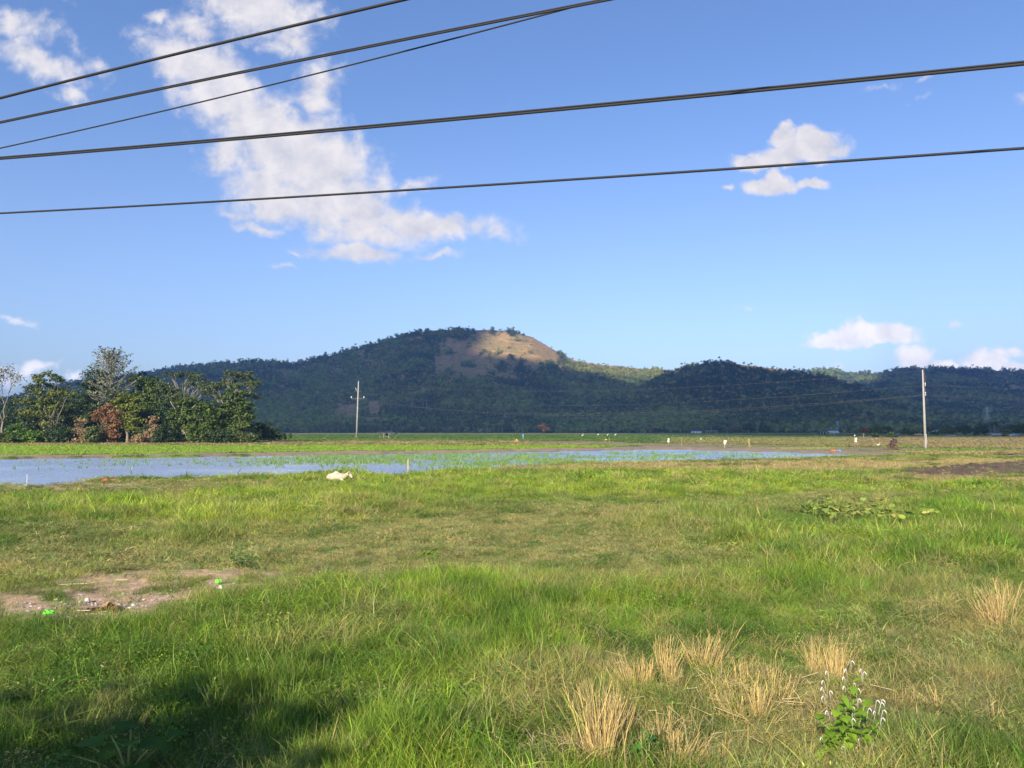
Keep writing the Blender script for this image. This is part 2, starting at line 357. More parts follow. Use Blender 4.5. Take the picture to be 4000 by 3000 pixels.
    sb = sb * sst(n1 * .5 + n2 * .5, .30, .52); col = mixc(col, sb * .8, DRY * .85); dryw = dryw + sb * 1.3; ln = ln * (1 - sb) + .26 * sb
    cf = ell(px, py, 1322, 1884, 75, 12, soft=.5); ln = ln * (1 - cf * .45)
    ln = np.where(py > 2150, np.minimum(ln, .20 + .25 * (ln - .20)), ln)
    shr = sst(py, 1700, 1790) * (1 - sst(py, 1925, 2010)); ln = ln * (1 - .38 * shr); ln = np.minimum(ln, .30)
    lb = sst(px, 150, 350); ln = np.where(py < 1925, ln * (.35 + .65 * lb), ln)
    # ploughed strip
    pl_c = 1858 - (px - 3550) * .080
    pl = sst(1.4 - np.abs(py - pl_c + (n2 - .5) * 10) / (8 + np.clip(px - 3500, 0, 300) / 22), 0, .5) * sst(px, 3440, 3560)
    frt = sst(1.3 - np.abs(py - pl_c - 26) / 22, 0, .5) * sst(px, 3440, 3560); ln = ln * (1 - .6 * frt)
    # ---- beyond the pond: thin long fields (world bands seen edge-on)
    ip = lambda pts: interp(px, pts)
    fy_ = interp(px, FAR)
    w = (n3 - .5) * 8 * np.clip((py - 1690) / 60, .15, 1)
    q = py + w
    far = (y > gd(1777)) | ((py < fy_) & (y > 40))
    fcol = np.repeat(FARGREEN[None], len(x), 0); fl = np.full_like(x, .35); fdry = np.full_like(x, .08); fbare = np.zeros_like(x)
    def band(m, c, l=None, dr=None, b=None):
        nonlocal fcol, fl, fdry, fbare
        m = np.clip(m, 0, 1); fcol = mixc(fcol, m, c)
        if l is not None: fl = fl * (1 - m) + l * m
        if dr is not None: fdry = fdry * (1 - m) + dr * m
        if b is not None: fbare = fbare * (1 - m) + b * m
    bandf = lambda lo, hi, s=1.5: sst(q, lo - s, lo + s) * (1 - sst(q, hi - s, hi + s))
    lf = 1 - sst(px, 2300, 2550); rf = sst(px, 2150, 2650)
    # furthest strips
    band(bandf(1680, 1698, 1), (.20, .235, .075), .3, .15)
    band(bandf(1693, 1696, .5) * sst(n2, .4, .6), (.34, .27, .13), .2, .5)
    band(bandf(1704, 1709, 1.2) * sst(n1, .4, .6) * .7, (.19, .23, .06))
    band(bandf(1716, 1728, 1.5) * lf, (.13, .22, .035), .35, .1)
    band(bandf(1726, 1742, 2) * lf * sst(n2 * .6 + n1 * .4, .34, .5), (.38, .28, .15), .3, .75)
    band(bandf(1741, 1790, 1.2) * lf, (.26, .39, .050), .22, .06)
    # right side: dry grass, mud and a lime strip
    band(bandf(1711, 1750, 2) * rf * sst(px, 2500, 2700) * (.45 + .5 * n2), (.33, .30, .12), .35, .5)
    band(bandf(1707, 1800, 2) * sst(px, 3250, 3400), (.29, .235, .12), .35, .6)
    band(bandf(1700, 1709, 1) * sst(px, 3000, 3300), (.19, .27, .04))
    band(bandf(1738, 1750, 2) * sst(px, 3150, 3400) * sst(n1, .35, .55), (.19, .30, .05), .25, .2)
    mt = ip([(1900, 1728), (2060, 1724), (2300, 1722), (2600, 1733), (3000, 1737), (3200, 1742), (3500, 1751), (4600, 1760)])
    mm = sst(q, mt - 1.5, mt + 1.5) * sst(px, 2030, 2120)
    mud_end = ip([(2000, 1731), (2300, 1737), (2500, 1745), (2560, 1900), (4600, 1900)])
    mm = mm * (1 - sst(q, mud_end - 1.5, mud_end + 1.5))
    band(mm, (.215, .175, .115), .08, .6, .85); band(mm * sst(n1, .42, .55) * .6, (.20, .23, .08), .15, .4, .3)
    band(mm * bandf(1736, 1739, 1) * .7, (.27, .27, .10), .1, .3, .5)
    band(bandf(1748, 1754, 1) * sst(px, 2850, 2980) * (1 - sst(px, 3220, 3330)), (.36, .42, .08), .15, .2, .3)
    band(ell(px, py, 3760, 1766, 260, 9) * sst(n1, .3, .5), (.17, .31, .04), .3, .1, 0)
    band(bandf(1768, 1785, 1.5) * sst(px, 3450, 3600), (.36, .27, .14), .3, .8, .1)
    # wet bank along the far shore
    bank = sst(1.25 - np.abs(py - (fy_ - 1.5)) / 2.6, 0, .5) * (y > 40) * (y < 100) * (px < 3600)
    band(bank, (.24, .18, .14), .05, .5, .95)
    fw = far.astype(float)
    bare = np.where(far, fbare, np.maximum(bare, pl)); ln = np.where(far, fl, ln); dryw = np.where(far, fdry, dryw)
    scol = SOIL[None] * (.75 + .5 * n4[:, None]); scol = mixc(scol, pl, MUD)
    # near shore is bare mud for a hand's breadth
    col = np.where(far[:, None], fcol, col)
    pd = pond_depth(x, y); shore = sst(pd, .02, .35)
    bare = np.maximum(bare, shore); 
    gcol = mixc(col * .55 + DIRT * .35, bare, 0) + bare[:, None] * np.where((far & (fbare > .3))[:, None], fcol, mixc(scol, shore, MUD * 1.5))
    gcol = np.where((far & (py < 1760))[:, None] & (bare < .3)[:, None], fcol * .8, gcol)
    return dict(col=col, g=gcol, ln=ln, dn=(1 - bare) ** 1.5 * (1 - sst(pd, .1, .5)), dry=np.clip(dryw, 0, 1.6), bare=bare, pd=pd, far=far, px=px, py=py, n1=n1, n2=n2, n4=n4)
def gheight(x, y, full=True):
    x = np.asarray(x, float); y = np.asarray(y, float)
    near = 1 - sst(y, 25, 45)
    h = ((fbm(x * .35, y * .35, 21, 3) - .5) * .28 + (fbm(x * 1.6, y * 1.6, 22, 3) - .5) * .13) * near
    px, py = proj(x, y, 0.0)
    h = h + (fbm(x * .25, y * .5, 23, 3) - .35) * .08 * (1 - near)
    fy_ = interp(px, FAR); bk = np.exp(-((py - (fy_ - 3.5)) / 2.5) ** 2) * (y > 40) * (y < 110) * (px < 3600)
    h = h + bk * .14
    pl_c = 1858 - (px - 3550) * .080
    pl = sst(1.4 - np.abs(py - pl_c) / 14, 0, .5) * sst(px, 3440, 3560)
    h = h + pl * (.13 + .26 * (vnoise(x * 5, y * 5, 31) - .45))
    pd = pond_depth(x, y)
    h = h * (1 - pd) - .42 * pd
    return h

# ------------------------------------------------------------------ ground: one sheet, fine where the picture looks
s_rows = np.unique(np.concatenate([np.geomspace(9000, 1500, 24), np.arange(1500, 70, -3.2), np.arange(70, 3, -.8), np.geomspace(3, 1.65, 12)]))[::-1]
rr = H * F / s_rows
angs = np.unique(np.concatenate([np.radians(np.arange(-40, 40.01, .105)), np.radians(np.arange(-180, -40, 5)), np.radians(np.arange(42, 180.1, 5))]))
A, RR = np.meshgrid(angs, rr)
X = RR * np.sin(A) ; Y = RR * np.cos(A)
fwd = (Y > .3)
xs = X.ravel(); ys = np.where(fwd, Y, 3.0).ravel()
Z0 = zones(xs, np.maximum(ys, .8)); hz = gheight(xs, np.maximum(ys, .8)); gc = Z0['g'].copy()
back = ~fwd.ravel(); gc[back] = LUSH * .6; hz[back] = 0
# the meadow also carries a fine mottled colour
hz = hz * np.clip(1 - (RR.ravel() - 500) / 300, 0, 1)
nr, nc = X.shape; I = np.arange(nr * nc).reshape(nr, nc)
quads = np.stack([I[:-1, :-1], I[:-1, 1:], I[1:, 1:], I[1:, :-1]], -1).reshape(-1, 4)
cen = len(xs); vv = np.column_stack([X.ravel(), Y.ravel(), hz]); vv = np.vstack([vv, [[0, 0, 0]]]); gc = np.vstack([gc, [LUSH * .6]])
fan = np.stack([np.full(nc - 1, cen), I[0, 1:], I[0, :-1]], -1)
gm, t = newmat('field_ground'); n = t.nodes; l = t.links
o_ = n.new('ShaderNodeOutputMaterial'); b_ = n.new('ShaderNodeBsdfPrincipled'); l.new(b_.outputs[0], o_.inputs[0])
at_ = n.new('ShaderNodeAttribute'); at_.attribute_name = 'gcol'
geo = n.new('ShaderNodeNewGeometry')
nA = n.new('ShaderNodeTexNoise'); nA.inputs['Scale'].default_value = 9; nA.inputs['Detail'].default_value = 9; nA.inputs['Roughness'].default_value = .7; l.new(geo.outputs['Position'], nA.inputs['Vector'])
mp_ = n.new('ShaderNodeMapRange'); l.new(nA.outputs['Fac'], mp_.inputs[0]); mp_.inputs[1].default_value = .3; mp_.inputs[2].default_value = .7; mp_.inputs[3].default_value = .55; mp_.inputs[4].default_value = 1.4
nB = n.new('ShaderNodeTexNoise'); nB.inputs['Scale'].default_value = .55; nB.inputs['Detail'].default_value = 4; l.new(geo.outputs['Position'], nB.inputs['Vector'])
mpB = n.new('ShaderNodeMapRange'); l.new(nB.outputs['Fac'], mpB.inputs[0]); mpB.inputs[1].default_value = .3; mpB.inputs[2].default_value = .7; mpB.inputs[3].default_value = .8; mpB.inputs[4].default_value = 1.2
mlt = n.new('ShaderNodeMath'); mlt.operation = 'MULTIPLY'; l.new(mp_.outputs[0], mlt.inputs[0]); l.new(mpB.outputs[0], mlt.inputs[1])
sc_ = n.new('ShaderNodeVectorMath'); sc_.operation = 'SCALE'; l.new(at_.outputs['Color'], sc_.inputs[0]); l.new(mlt.outputs[0], sc_.inputs['Scale'])
l.new(sc_.outputs[0], b_.inputs['Base Color']); b_.inputs['Roughness'].default_value = .95; b_.inputs['Specular IOR Level'].default_value = .15
bp_ = n.new('ShaderNodeBump'); bp_.inputs['Strength'].default_value = .8; bp_.inputs['Distance'].default_value = .03; l.new(nA.outputs['Fac'], bp_.inputs['Height']); l.new(bp_.outputs[0], b_.inputs['Normal'])
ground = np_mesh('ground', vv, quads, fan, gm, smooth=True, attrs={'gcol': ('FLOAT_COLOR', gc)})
tag(ground, 'flat grassy field with bare soil patches, ploughed mud and strips of paddy', 'ground', kind='structure')

# ------------------------------------------------------------------ water
wm, t = newmat('paddy_water'); n = t.nodes; l = t.links
o_ = n.new('ShaderNodeOutputMaterial'); b_ = n.new('ShaderNodeBsdfPrincipled'); l.new(b_.outputs[0], o_.inputs[0])
b_.inputs['Base Color'].default_value = (.38, .42, .46, 1); b_.inputs['Roughness'].default_value = .6; b_.inputs['Specular IOR Level'].default_value = 0
gl_ = n.new('ShaderNodeBsdfGlossy'); gl_.inputs['Roughness'].default_value = .24; gl_.inputs['Color'].default_value = (1, 1, 1, 1); fr_ = n.new('ShaderNodeFresnel'); fr_.inputs['IOR'].default_value = 1.8
mx_ = n.new('ShaderNodeMixShader'); l.new(fr_.outputs[0], mx_.inputs[0]); l.new(b_.outputs[0], mx_.inputs[1]); l.new(gl_.outputs[0], mx_.inputs[2]); l.new(mx_.outputs[0], o_.inputs[0])
geo = n.new('ShaderNodeNewGeometry'); mp_ = n.new('ShaderNodeMapping'); mp_.inputs['Scale'].default_value = (1.0, 1.7, 1); l.new(geo.outputs['Position'], mp_.inputs['Vector'])
nA = n.new('ShaderNodeTexNoise'); nA.inputs['Scale'].default_value = 3.2; nA.inputs['Detail'].default_value = 5; nA.inputs['Roughness'].default_value = .6; l.new(mp_.outputs[0], nA.inputs['Vector'])
nB = n.new('ShaderNodeTexNoise'); nB.inputs['Scale'].default_value = .12; nB.inputs['Detail'].default_value = 2; l.new(geo.outputs['Position'], nB.inputs['Vector'])
mpB = n.new('ShaderNodeMapRange'); l.new(nB.outputs['Fac'], mpB.inputs[0]); mpB.inputs[1].default_value = .35; mpB.inputs[2].default_value = .6; mpB.inputs[3].default_value = .12; mpB.inputs[4].default_value = 1.0
bp_ = n.new('ShaderNodeBump'); bp_.inputs['Distance'].default_value = .22; l.new(mpB.outputs[0], bp_.inputs['Strength']); l.new(nA.outputs['Fac'], bp_.inputs['Height']); l.new(bp_.outputs[0], gl_.inputs['Normal'])
tag(np_mesh('water', [(-75, 15, -.13), (120, 15, -.13), (120, 120, -.13), (-75, 120, -.13)], [(0, 1, 2, 3)], mat=wm), 'shallow flooded paddy reflecting the blue sky', 'water', kind='structure')

# ------------------------------------------------------------------ grass
def blades(n, spread, lmin, lmax, wid, bend, lean, segs=3, seed=0, lvf=None, clump=0.0):
    r = np.random.default_rng(seed); V = []; T = []; Q = []; LV = []
    for i in range(n):
        rad = spread * math.sqrt(r.random()); an = r.random() * 2 * math.pi; bx, by = rad * math.cos(an), rad * math.sin(an)
        ln = lmin + (lmax - lmin) * r.random(); az = an * clump + (1 - clump) * r.random() * 2 * math.pi + r.normal() * .5; le = lean * r.random() ** 1.0; bd = bend * (.4 + r.random())
        dx, dy = math.cos(az), math.sin(az); fz = r.random() * math.pi; wx, wy = math.cos(fz) * wid * (.6 + .8 * r.random()), math.sin(fz) * wid
        p = np.array([bx, by, -.03 * (lmax > .05)]); th = le; b = len(V); lv = r.random() if lvf is None else lvf(r)
        for s in range(segs + 1):
            wds = (1 - s / segs) ** .6 if s < segs else 0
            if s < segs:
                V.append(p - [wx * wds / 2, wy * wds / 2, 0]); V.append(p + [wx * wds / 2, wy * wds / 2, 0]); LV += [lv * .85 + .15 * s / segs] * 2
            else: V.append(p.copy()); LV.append(min(1, lv * .85 + .15))
            th += bd / segs; st = ln / segs; p = p + np.array([dx * math.sin(th) * st, dy * math.sin(th) * st, math.cos(th) * st])
        for s in range(segs - 1): Q.append((b + 2 * s, b + 2 * s + 1, b + 2 * s + 3, b + 2 * s + 2))
        T.append((b + 2 * segs - 2, b + 2 * segs - 1, b + 2 * segs))
    return np.array(V), np.array(Q) if Q else None, np.array(T), np.array(LV)
GM = leafmat('grass_blades', inst=True, trans=.38, warm=(1.25, 1.14, .70), rough=.5, spec=.3)
def kind(args, leaf=False):
    V, Q, T, LV = args
    return np_mesh('k', V, Q, T, GM, smooth=False, attrs={'lv': ('FLOAT', LV)}, link=False)
def leafy(n, spread, hmax, size, seed):
    r = np.random.default_rng(seed); V = []; Q = []; LV = []
    for i in range(n):
        rad = spread * math.sqrt(r.random()); an = r.random() * 6.28; c = np.array([rad * math.cos(an), rad * math.sin(an), hmax * (.15 + .85 * r.random())])
        az = r.random() * 6.28; tl = r.normal() * .45; s = size * (.6 + .8 * r.random()); d = np.array([math.cos(az) * math.cos(tl), math.sin(az) * math.cos(tl), math.sin(tl)]); w = np.array([-math.sin(az), math.cos(az), .5 * r.normal()]) * .17
        b = len(V); V += [c, c + (d * .45 + w) * s, c + d * s - np.array([0, 0, .2 * s]), c + (d * .45 - w) * s]; Q.append((b, b + 1, b + 2, b + 3)); LV += [r.random()] * 4
    return np.array(V), np.array(Q), None, np.array(LV)
def grass_kinds(w=1.0):
    """meshes in units of the blade length"""
    k = []
    for s in range(3): k.append(kind(blades(44, .8, .5, 1.15, .030 * w, .8, .45, 3, 10 + s)))       # 0-2 upright
    for s in range(3): k.append(kind(blades(44, .9, .5, 1.25, .028 * w, 1.7, .8, 4, 20 + s)))       # 3-5 arching
    for s in range(2): k.append(kind(blades(90, 2.2, .4, 1.2, .075 * w, 1.1, 1.0, 2, 30 + s)))       # 6-7 short lawn
    for s in range(2): k.append(kind(blades(22, .4, .6, 1.25, .026 * w, .5, .7, 2, 40 + s, clump=.7)))    # 8-9 stiff straw
    for s in range(2): k.append(kind(leafy(80, 1.0, 1.0, .22, 50 + s)))                               # 10-11 leafy herbs
    return k
def meadow(name, r0, r1, dens, hs, width, seed, label, spread=1.0, stubble=True):
    g = np.random.default_rng(seed); amax = math.radians(41)
    area = amax * (r1 * r1 - r0 * r0); n_ = int(area * dens)
    r = np.sqrt(g.random(n_) * (r1 * r1 - r0 * r0) + r0 * r0); an = (g.random(n_) * 2 - 1) * amax
    x = r * np.sin(an); y = r * np.cos(an)
    z = zones(x, y); keep = (g.random(n_) < np.maximum(z['dn'], .05 * (z['pd'] < .1))) & (z['pd'] < .35) & ~z['far']
    x = x[keep]; y = y[keep]; z = {k_: v_[keep] for k_, v_ in z.items()}; m = len(x)
    h = gheight(x, y); u = g.random(m)
    dry = g.random(m) < z['dry'] * .55
    idx = np.where(z['ln'] < .11, 6 + g.integers(0, 2, m), np.where(fbm(x * .8, y * .8, 77, 2) > .52, g.integers(0, 3, m), 3 + g.integers(0, 3, m)))
    idx = np.where(dry & (u < .6), 8 + g.integers(0, 2, m), idx)
    herb = (fbm(x * 1.1, y * 1.1, 99, 3) > .66) & (z['ln'] > .1) & (g.random(m) < .35); idx = np.where(herb & ~dry, 10 + g.integers(0, 2, m), idx)
    lowleft = ell(z['px'], z['py'], 350, 2850, 650, 300) > .5; idx = np.where(lowleft & (g.random(m) < .22), 10 + g.integers(0, 2, m), idx)
    ln = z['ln'] * (.75 + .6 * g.random(m)) * hs; ln = np.where(idx >= 10, np.minimum(ln * .75, .13), ln); ln = np.maximum(ln, .070)
    tint = z['col'] * (.6 + .75 * g.random((m, 1))); tint[:, 0] *= .78 + .5 * g.random(m)
    dcol = DRY * (.55 + .6 * g.random((m, 1))); dw = np.where(dry, .8, 0)[:, None]; tint = tint * (1 - dw) + dcol * dw
    wide = (.7 + .6 * g.random(m)) * spread
    scl = np.column_stack([ln * wide, ln * wide, ln]) ; rot = np.column_stack([g.normal(0, .12, m) + (fbm(x * 1.1, y * 1.1, 61, 2) - .5) * 1.4, g.normal(0, .12, m) + (fbm(x * 1.1, y * 1.1, 62, 2) - .5) * 1.4, g.random(m) * 6.28])
    return scatter(name, np.column_stack([x, y, h]), rot, scl, idx, tint, grass_kinds(width), label=label, cat='grass', kind='stuff')
meadow('grass', 3.2, 13, 135, 1.0, .72, 101, 'lush green grass of the near meadow with dry blades among it')
meadow('meadow_grass', 13, 30, 90, 1.0, 1.0, 102, 'sunlit green and olive grass of the middle meadow', spread=1.2)
meadow('bank_grass', 30, 75, 26, 1.0, 1.6, 103, 'grass and dry stubble covering the bank up to the flooded paddy', spread=1.6)
g = np.random.default_rng(131); n_ = 5200; x = g.random(n_) * 9 - .8; y = 4.0 + g.random(n_) * 9; z = zones(x, y); px, py = z['px'], z['py']
w_ = np.maximum.reduce([ell(px, py, 2800, 2720, 520, 240, soft=.6) * .55, ell(px, py, 3880, 2480, 240, 330, soft=.6) * .6, ell(px, py, 3500, 2620, 500, 220, soft=.6) * .30]) * sst(fbm(x * 1.6, y * 1.6, 133, 3), .38, .62)
k_ = g.random(n_) < w_; x = x[k_]; y = y[k_]; m = len(x); ln = .12 + .16 * g.random(m)
scatter('dry_grass', np.column_stack([x, y, gheight(x, y)]), np.column_stack([g.normal(0, .25, m), g.normal(0, .25, m), g.random(m) * 6.28]), np.column_stack([ln, ln, ln]), g.integers(0, 4, m), np.array([(.52, .42, .17)]) * (.5 + .7 * g.random((m, 1))), [kind(blades(15, .45, .5, 1.3, .018, .9, .7, 4, 140 + s)) for s in range(4)], label='golden wispy dry grass between the straw tussocks', cat='dry grass', kind='stuff')
def far_rows(name, seed, n_, smin, smax, label):
    g = np.random.default_rng(seed); s = np.exp(g.random(n_) * (math.log(smax) - math.log(smin)) + math.log(smin)); y = H * F / s
    x = y * (g.random(n_) * 2 - 1) * .78
    z = zones(x, y); keep = z['far'] & (g.random(n_) < z['dn']) & (z['pd'] < .2); x = x[keep]; y = y[keep]; z = {k_: v_[keep] for k_, v_ in z.items()}; m = len(x)
    dry = g.random(m) < z['dry'] * .6; idx = np.where(dry, 8 + g.integers(0, 2, m), g.integers(0, 6, m))
    ln = z['ln'] * (.6 + .6 * g.random(m)); tint = z['col'] * (.85 + .35 * g.random((m, 1))); dw = np.where(dry, .5, 0)[:, None]; tint = tint * (1 - dw) + DRY * .9 * dw
    return scatter(name, np.column_stack([x, y, gheight(x, y)]), np.column_stack([np.zeros(m), np.zeros(m), g.random(m) * 6.28]), np.column_stack([ln * (1 + y / 60), ln * (1 + y / 60), ln]), idx, tint, grass_kinds(4), label=label, cat='grass', kind='stuff')
far_rows('field_grass', 104, 60000, 14, 110, 'rice and rough grass of the fields beyond the water')
# seedlings standing in the water
g = np.random.default_rng(105); px = g.random(26000) * 3700 - 100; fyy = interp(px, FAR); nyy = interp(px, NEAR); uu = g.random(26000); py = fyy + (nyy - fyy) * uu
lefty = (1 - sst(px, 1700, 2100)) * (1 - sst(py, fyy + 14, fyy + 40 + 20 * (vnoise(px / 150, py / 10, 3)))) * sst(px, -100, 1500) ** .3 * (.35 + .65 * sst(px, 600, 1500))
righty = sst(px, 1500, 2000) * (1 - .45 * sst(px, 2500, 2900)) * (.16 + .8 * sst(fbm(px / 120, py / 6, 41, 3), .42, .62)) * (1 - .6 * sst(px, 2900, 3400)) * (1 - .7 * sst(fyy + 12, py, py + 8))
pr = np.clip(np.maximum(lefty * (.40 + .60 * sst(px, 800, 1300)), righty * (.5 + .45 * (1 - sst(px, 2200, 2500)))), 0, 1); k_ = g.random(26000) < pr
px = px[k_]; py = py[k_]; y = H * F / (py - HOR); x = (px - 2000) / F * y; k_ = pond_depth(x, y) > .5; x = x[k_]; y = y[k_]; m = len(x)
w_ = (.5 + .5 * g.random(m)) * .8
scatter('rice_seedlings', np.column_stack([x, y, np.full(m, -.15)]), np.column_stack([np.zeros(m), np.zeros(m), g.random(m) * 6.28]), np.column_stack([w_, w_, w_]) * .42, g.integers(0, 3, m), np.array([(.20, .33, .07)]) * (.8 + .4 * g.random((m, 1))), [kind(blades(9, .35, .6, 1.15, .09, .5, .35, 2, 60 + s)) for s in range(3)], label='young rice seedlings standing in the shallow water', cat='rice', kind='stuff')

# ------------------------------------------------------------------ hills
def hill(name, sky, y0, y1, drop, seed, bare_fn, label, xr=(-1400, 5200), convex=1.15, gul=.28):
    cols = np.arange(xr[0], xr[1] + 1, 9.0); rows = np.concatenate([np.linspace(0, 1, 110), np.linspace(1.03, 1.6, 12)])
    sk = interp(cols, sky)
    C, T_ = np.meshgrid(cols, rows); yy = y0 + (y1 - y0) * T_
    u = (C - 2000) / F / (math.cos(TH) - (1500 - HOR) * 0 / F * math.sin(TH)); xx = u * yy * 1.0
    # ridge height from the skyline
    wz = np.array([pdir(2000, s)[1] for s in sk]); rz_ = H + wz * y1 - drop
    t = np.clip(T_, 0, 1); prof = .25 * t + .75 * t ** convex
    prof = np.where(t < 1, prof - .04 * np.sin(t * math.pi), 1)
    xc = xx * y1 / yy if False else xx
    g1 = np.abs(fbm(xc / 260 + .25 * t * 3, yy / 900, seed, 3) - .5) * 2; g2 = np.abs(fbm(xc / 95 + t, yy / 350, seed + 5, 3) - .5) * 2
    env = np.sin(np.clip(t, 0, 1) * math.pi) ** .8
    z = rz_[None, :] * (prof - env * gul * (.5 - g1) * .55 - env * gul * (.5 - g2) * .22)
    back_ = T_ > 1; z = np.where(back_, rz_[None, :] * (1 - (T_ - 1) * 1.1) - 2, z); z = np.where(T_ <= 0, -1.0, z)
    ppx, ppy = proj(xx, yy, z)
    bare = bare_fn(ppx, ppy, xx, yy) * ~back_
    n1 = fbm(xx / 30, yy / 30, seed + 9, 4); n2 = fbm(xx / 8, yy / 8, seed + 10, 2)
    tan = np.array((.32, .205, .090)); grn = np.array((.17, .18, .06)); und = np.array((.035, .055, .022)); red = np.array((.26, .16, .10))
    k = sst(n1, .35, .65)[..., None]; bc = (tan * (1 - k * .4) + grn * k * .4) * (.75 + .5 * n2[..., None]); rr_ = sst(fbm(xx / 60, yy / 60, seed + 12, 3), .55, .7)[..., None] * .5; bc = bc * (1 - rr_) + red * rr_
    cc = und * (1 - bare[..., None]) + bc * bare[..., None]
    nr, nc = C.shape; I = np.arange(nr * nc).reshape(nr, nc); q = np.stack([I[:-1, :-1], I[:-1, 1:], I[1:, 1:], I[1:, :-1]], -1).reshape(-1, 4)
    o = np_mesh(name, np.column_stack([xx.ravel(), yy.ravel(), z.ravel()]), q, None, HM, smooth=True, attrs={'gcol': ('FLOAT_COLOR', cc.reshape(-1, 3))})
    tag(o, label, 'hill', kind='structure')
    return dict(cols=cols, rows=rows, x=xx, y=yy, z=z, bare=bare, px=ppx, py=ppy)
HM, t = newmat('hill_soil'); n = t.nodes; l = t.links
o_ = n.new('ShaderNodeOutputMaterial'); b_ = n.new('ShaderNodeBsdfPrincipled'); l.new(b_.outputs[0], o_.inputs[0]); b_.inputs['Roughness'].default_value = .95; b_.inputs['Specular IOR Level'].default_value = .1
at_ = n.new('ShaderNodeAttribute'); at_.attribute_name = 'gcol'; geo = n.new('ShaderNodeNewGeometry')
nA = n.new('ShaderNodeTexNoise'); nA.inputs['Scale'].default_value = .12; nA.inputs['Detail'].default_value = 8; nA.inputs['Roughness'].default_value = .7; l.new(geo.outputs['Position'], nA.inputs['Vector'])
mp_ = n.new('ShaderNodeMapRange'); l.new(nA.outputs['Fac'], mp_.inputs[0]); mp_.inputs[1].default_value = .3; mp_.inputs[2].default_value = .7; mp_.inputs[3].default_value = .6; mp_.inputs[4].default_value = 1.35
sc_ = n.new('ShaderNodeVectorMath'); sc_.operation = 'SCALE'; l.new(at_.outputs['Color'], sc_.inputs[0]); l.new(mp_.outputs[0], sc_.inputs['Scale']); l.new(sc_.outputs[0], b_.inputs['Base Color'])
bp_ = n.new('ShaderNodeBump'); bp_.inputs['Strength'].default_value = 1; bp_.inputs['Distance'].default_value = 2.5; l.new(nA.outputs['Fac'], bp_.inputs['Height']); l.new(bp_.outputs[0], b_.inputs['Normal'])

SK_MAIN = [(-1400, 1660), (-600, 1640), (0, 1560), (253, 1492), (420, 1468), (597, 1443), (723, 1423), (976, 1401), (1157, 1408), (1266, 1383), (1374, 1356), (1500, 1320), (1609, 1291), (1700, 1278), (1808, 1279), (1917, 1277), (2007, 1284), (2079, 1305), (2152, 1347), (2224, 1392), (2332, 1412), (2495, 1428), (2622, 1437), (2900, 1452), (3300, 1500), (3800, 1600), (4300, 1680), (5200, 1690)]
SK_RIGHT = [(-1400, 1700), (1900, 1695), (2150, 1680), (2330, 1610), (2460, 1530), (2560, 1475), (2620, 1442), (2676, 1424), (2767, 1407), (2857, 1407), (2983, 1422), (3110, 1437), (3219, 1461), (3345, 1497), (3480, 1545), (3650, 1600), (3900, 1650), (4300, 1685), (5200, 1700)]
SK_FAR = [(-1400, 1700), (2300, 1650), (2700, 1520), (2950, 1455), (3060, 1445), (3146, 1440), (3255, 1433), (3345, 1448), (3410, 1450), (3472, 1441), (3580, 1427), (3707, 1430), (4000, 1441), (4400, 1425), (5200, 1470)]
def poly_mask(px, py, poly, soft):
    inside = np.zeros(px.shape, bool); d = np.full(px.shape, 1e9); n_ = len(poly)
    for i in range(n_):
        x0, y0 = poly[i]; x1, y1 = poly[(i + 1) % n_]
        c = ((y0 > py) != (y1 > py)) & (px < (x1 - x0) * (py - y0) / (y1 - y0 + 1e-9) + x0); inside ^= c
        t = np.clip(((px - x0) * (x1 - x0) + (py - y0) * (y1 - y0)) / ((x1 - x0) ** 2 + (y1 - y0) ** 2), 0, 1)
        d = np.minimum(d, np.hypot(px - x0 - t * (x1 - x0), py - y0 - t * (y1 - y0)))
    return sst(np.where(inside, d, -d), -soft, soft)
def bare_main(px, py, x, y):
    n1 = fbm(px / 40, py / 25, 301, 4); n2 = fbm(px / 14, py / 10, 302, 3)
    p1 = poly_mask(px, py, [(1870, 1290), (2010, 1292), (2085, 1312), (2150, 1355), (2215, 1402), (2200, 1425), (2112, 1436), (1990, 1400), (1902, 1376), (1840, 1400), (1790, 1440), (1690, 1480), (1690, 1420), (1740, 1350), (1800, 1305)], 34)
    m = sst(p1 + (n1 - .5) * 1.9 + (n2 - .5) * 1.1, .30, .80)
    p2 = poly_mask(px, py, [(1680, 1390), (1860, 1370), (2080, 1400), (2140, 1450), (2010, 1505), (1800, 1510), (1690, 1480)], 30); m = np.maximum(m, .9 * sst(p2 + (n1 - .5) * 2.4, .65, 1.15))
    p3 = poly_mask(px, py, [(2150, 1350), (2230, 1392), (2400, 1415), (2640, 1435), (2640, 1470), (2400, 1455), (2230, 1430)], 14); m = np.maximum(m, .85 * sst(p3 + (n1 - .5) * 1.6 + (n2 - .5) * .8, .55, 1.0))
    for pl_ in ([(1300, 1602), (1345, 1582), (1396, 1574), (1396, 1640), (1302, 1640)], [(1440, 1566), (1480, 1564), (1484, 1622), (1438, 1624)], [(1405, 1630), (1488, 1628), (1488, 1655), (1410, 1655)], [(1915, 1638), (1975, 1640), (1970, 1655), (1930, 1655)], [(1895, 1552), (1925, 1556), (1910, 1572)]):
        m = np.maximum(m, poly_mask(px, py, pl_, 4))
    m = np.maximum(m, .8 * sst(fbm(px / 55, py / 30, 303, 3), .72, .80) * (py < 1640)); m = np.maximum(m, .7 * ell(px, py, 1125, 1455, 40, 12))
    return m
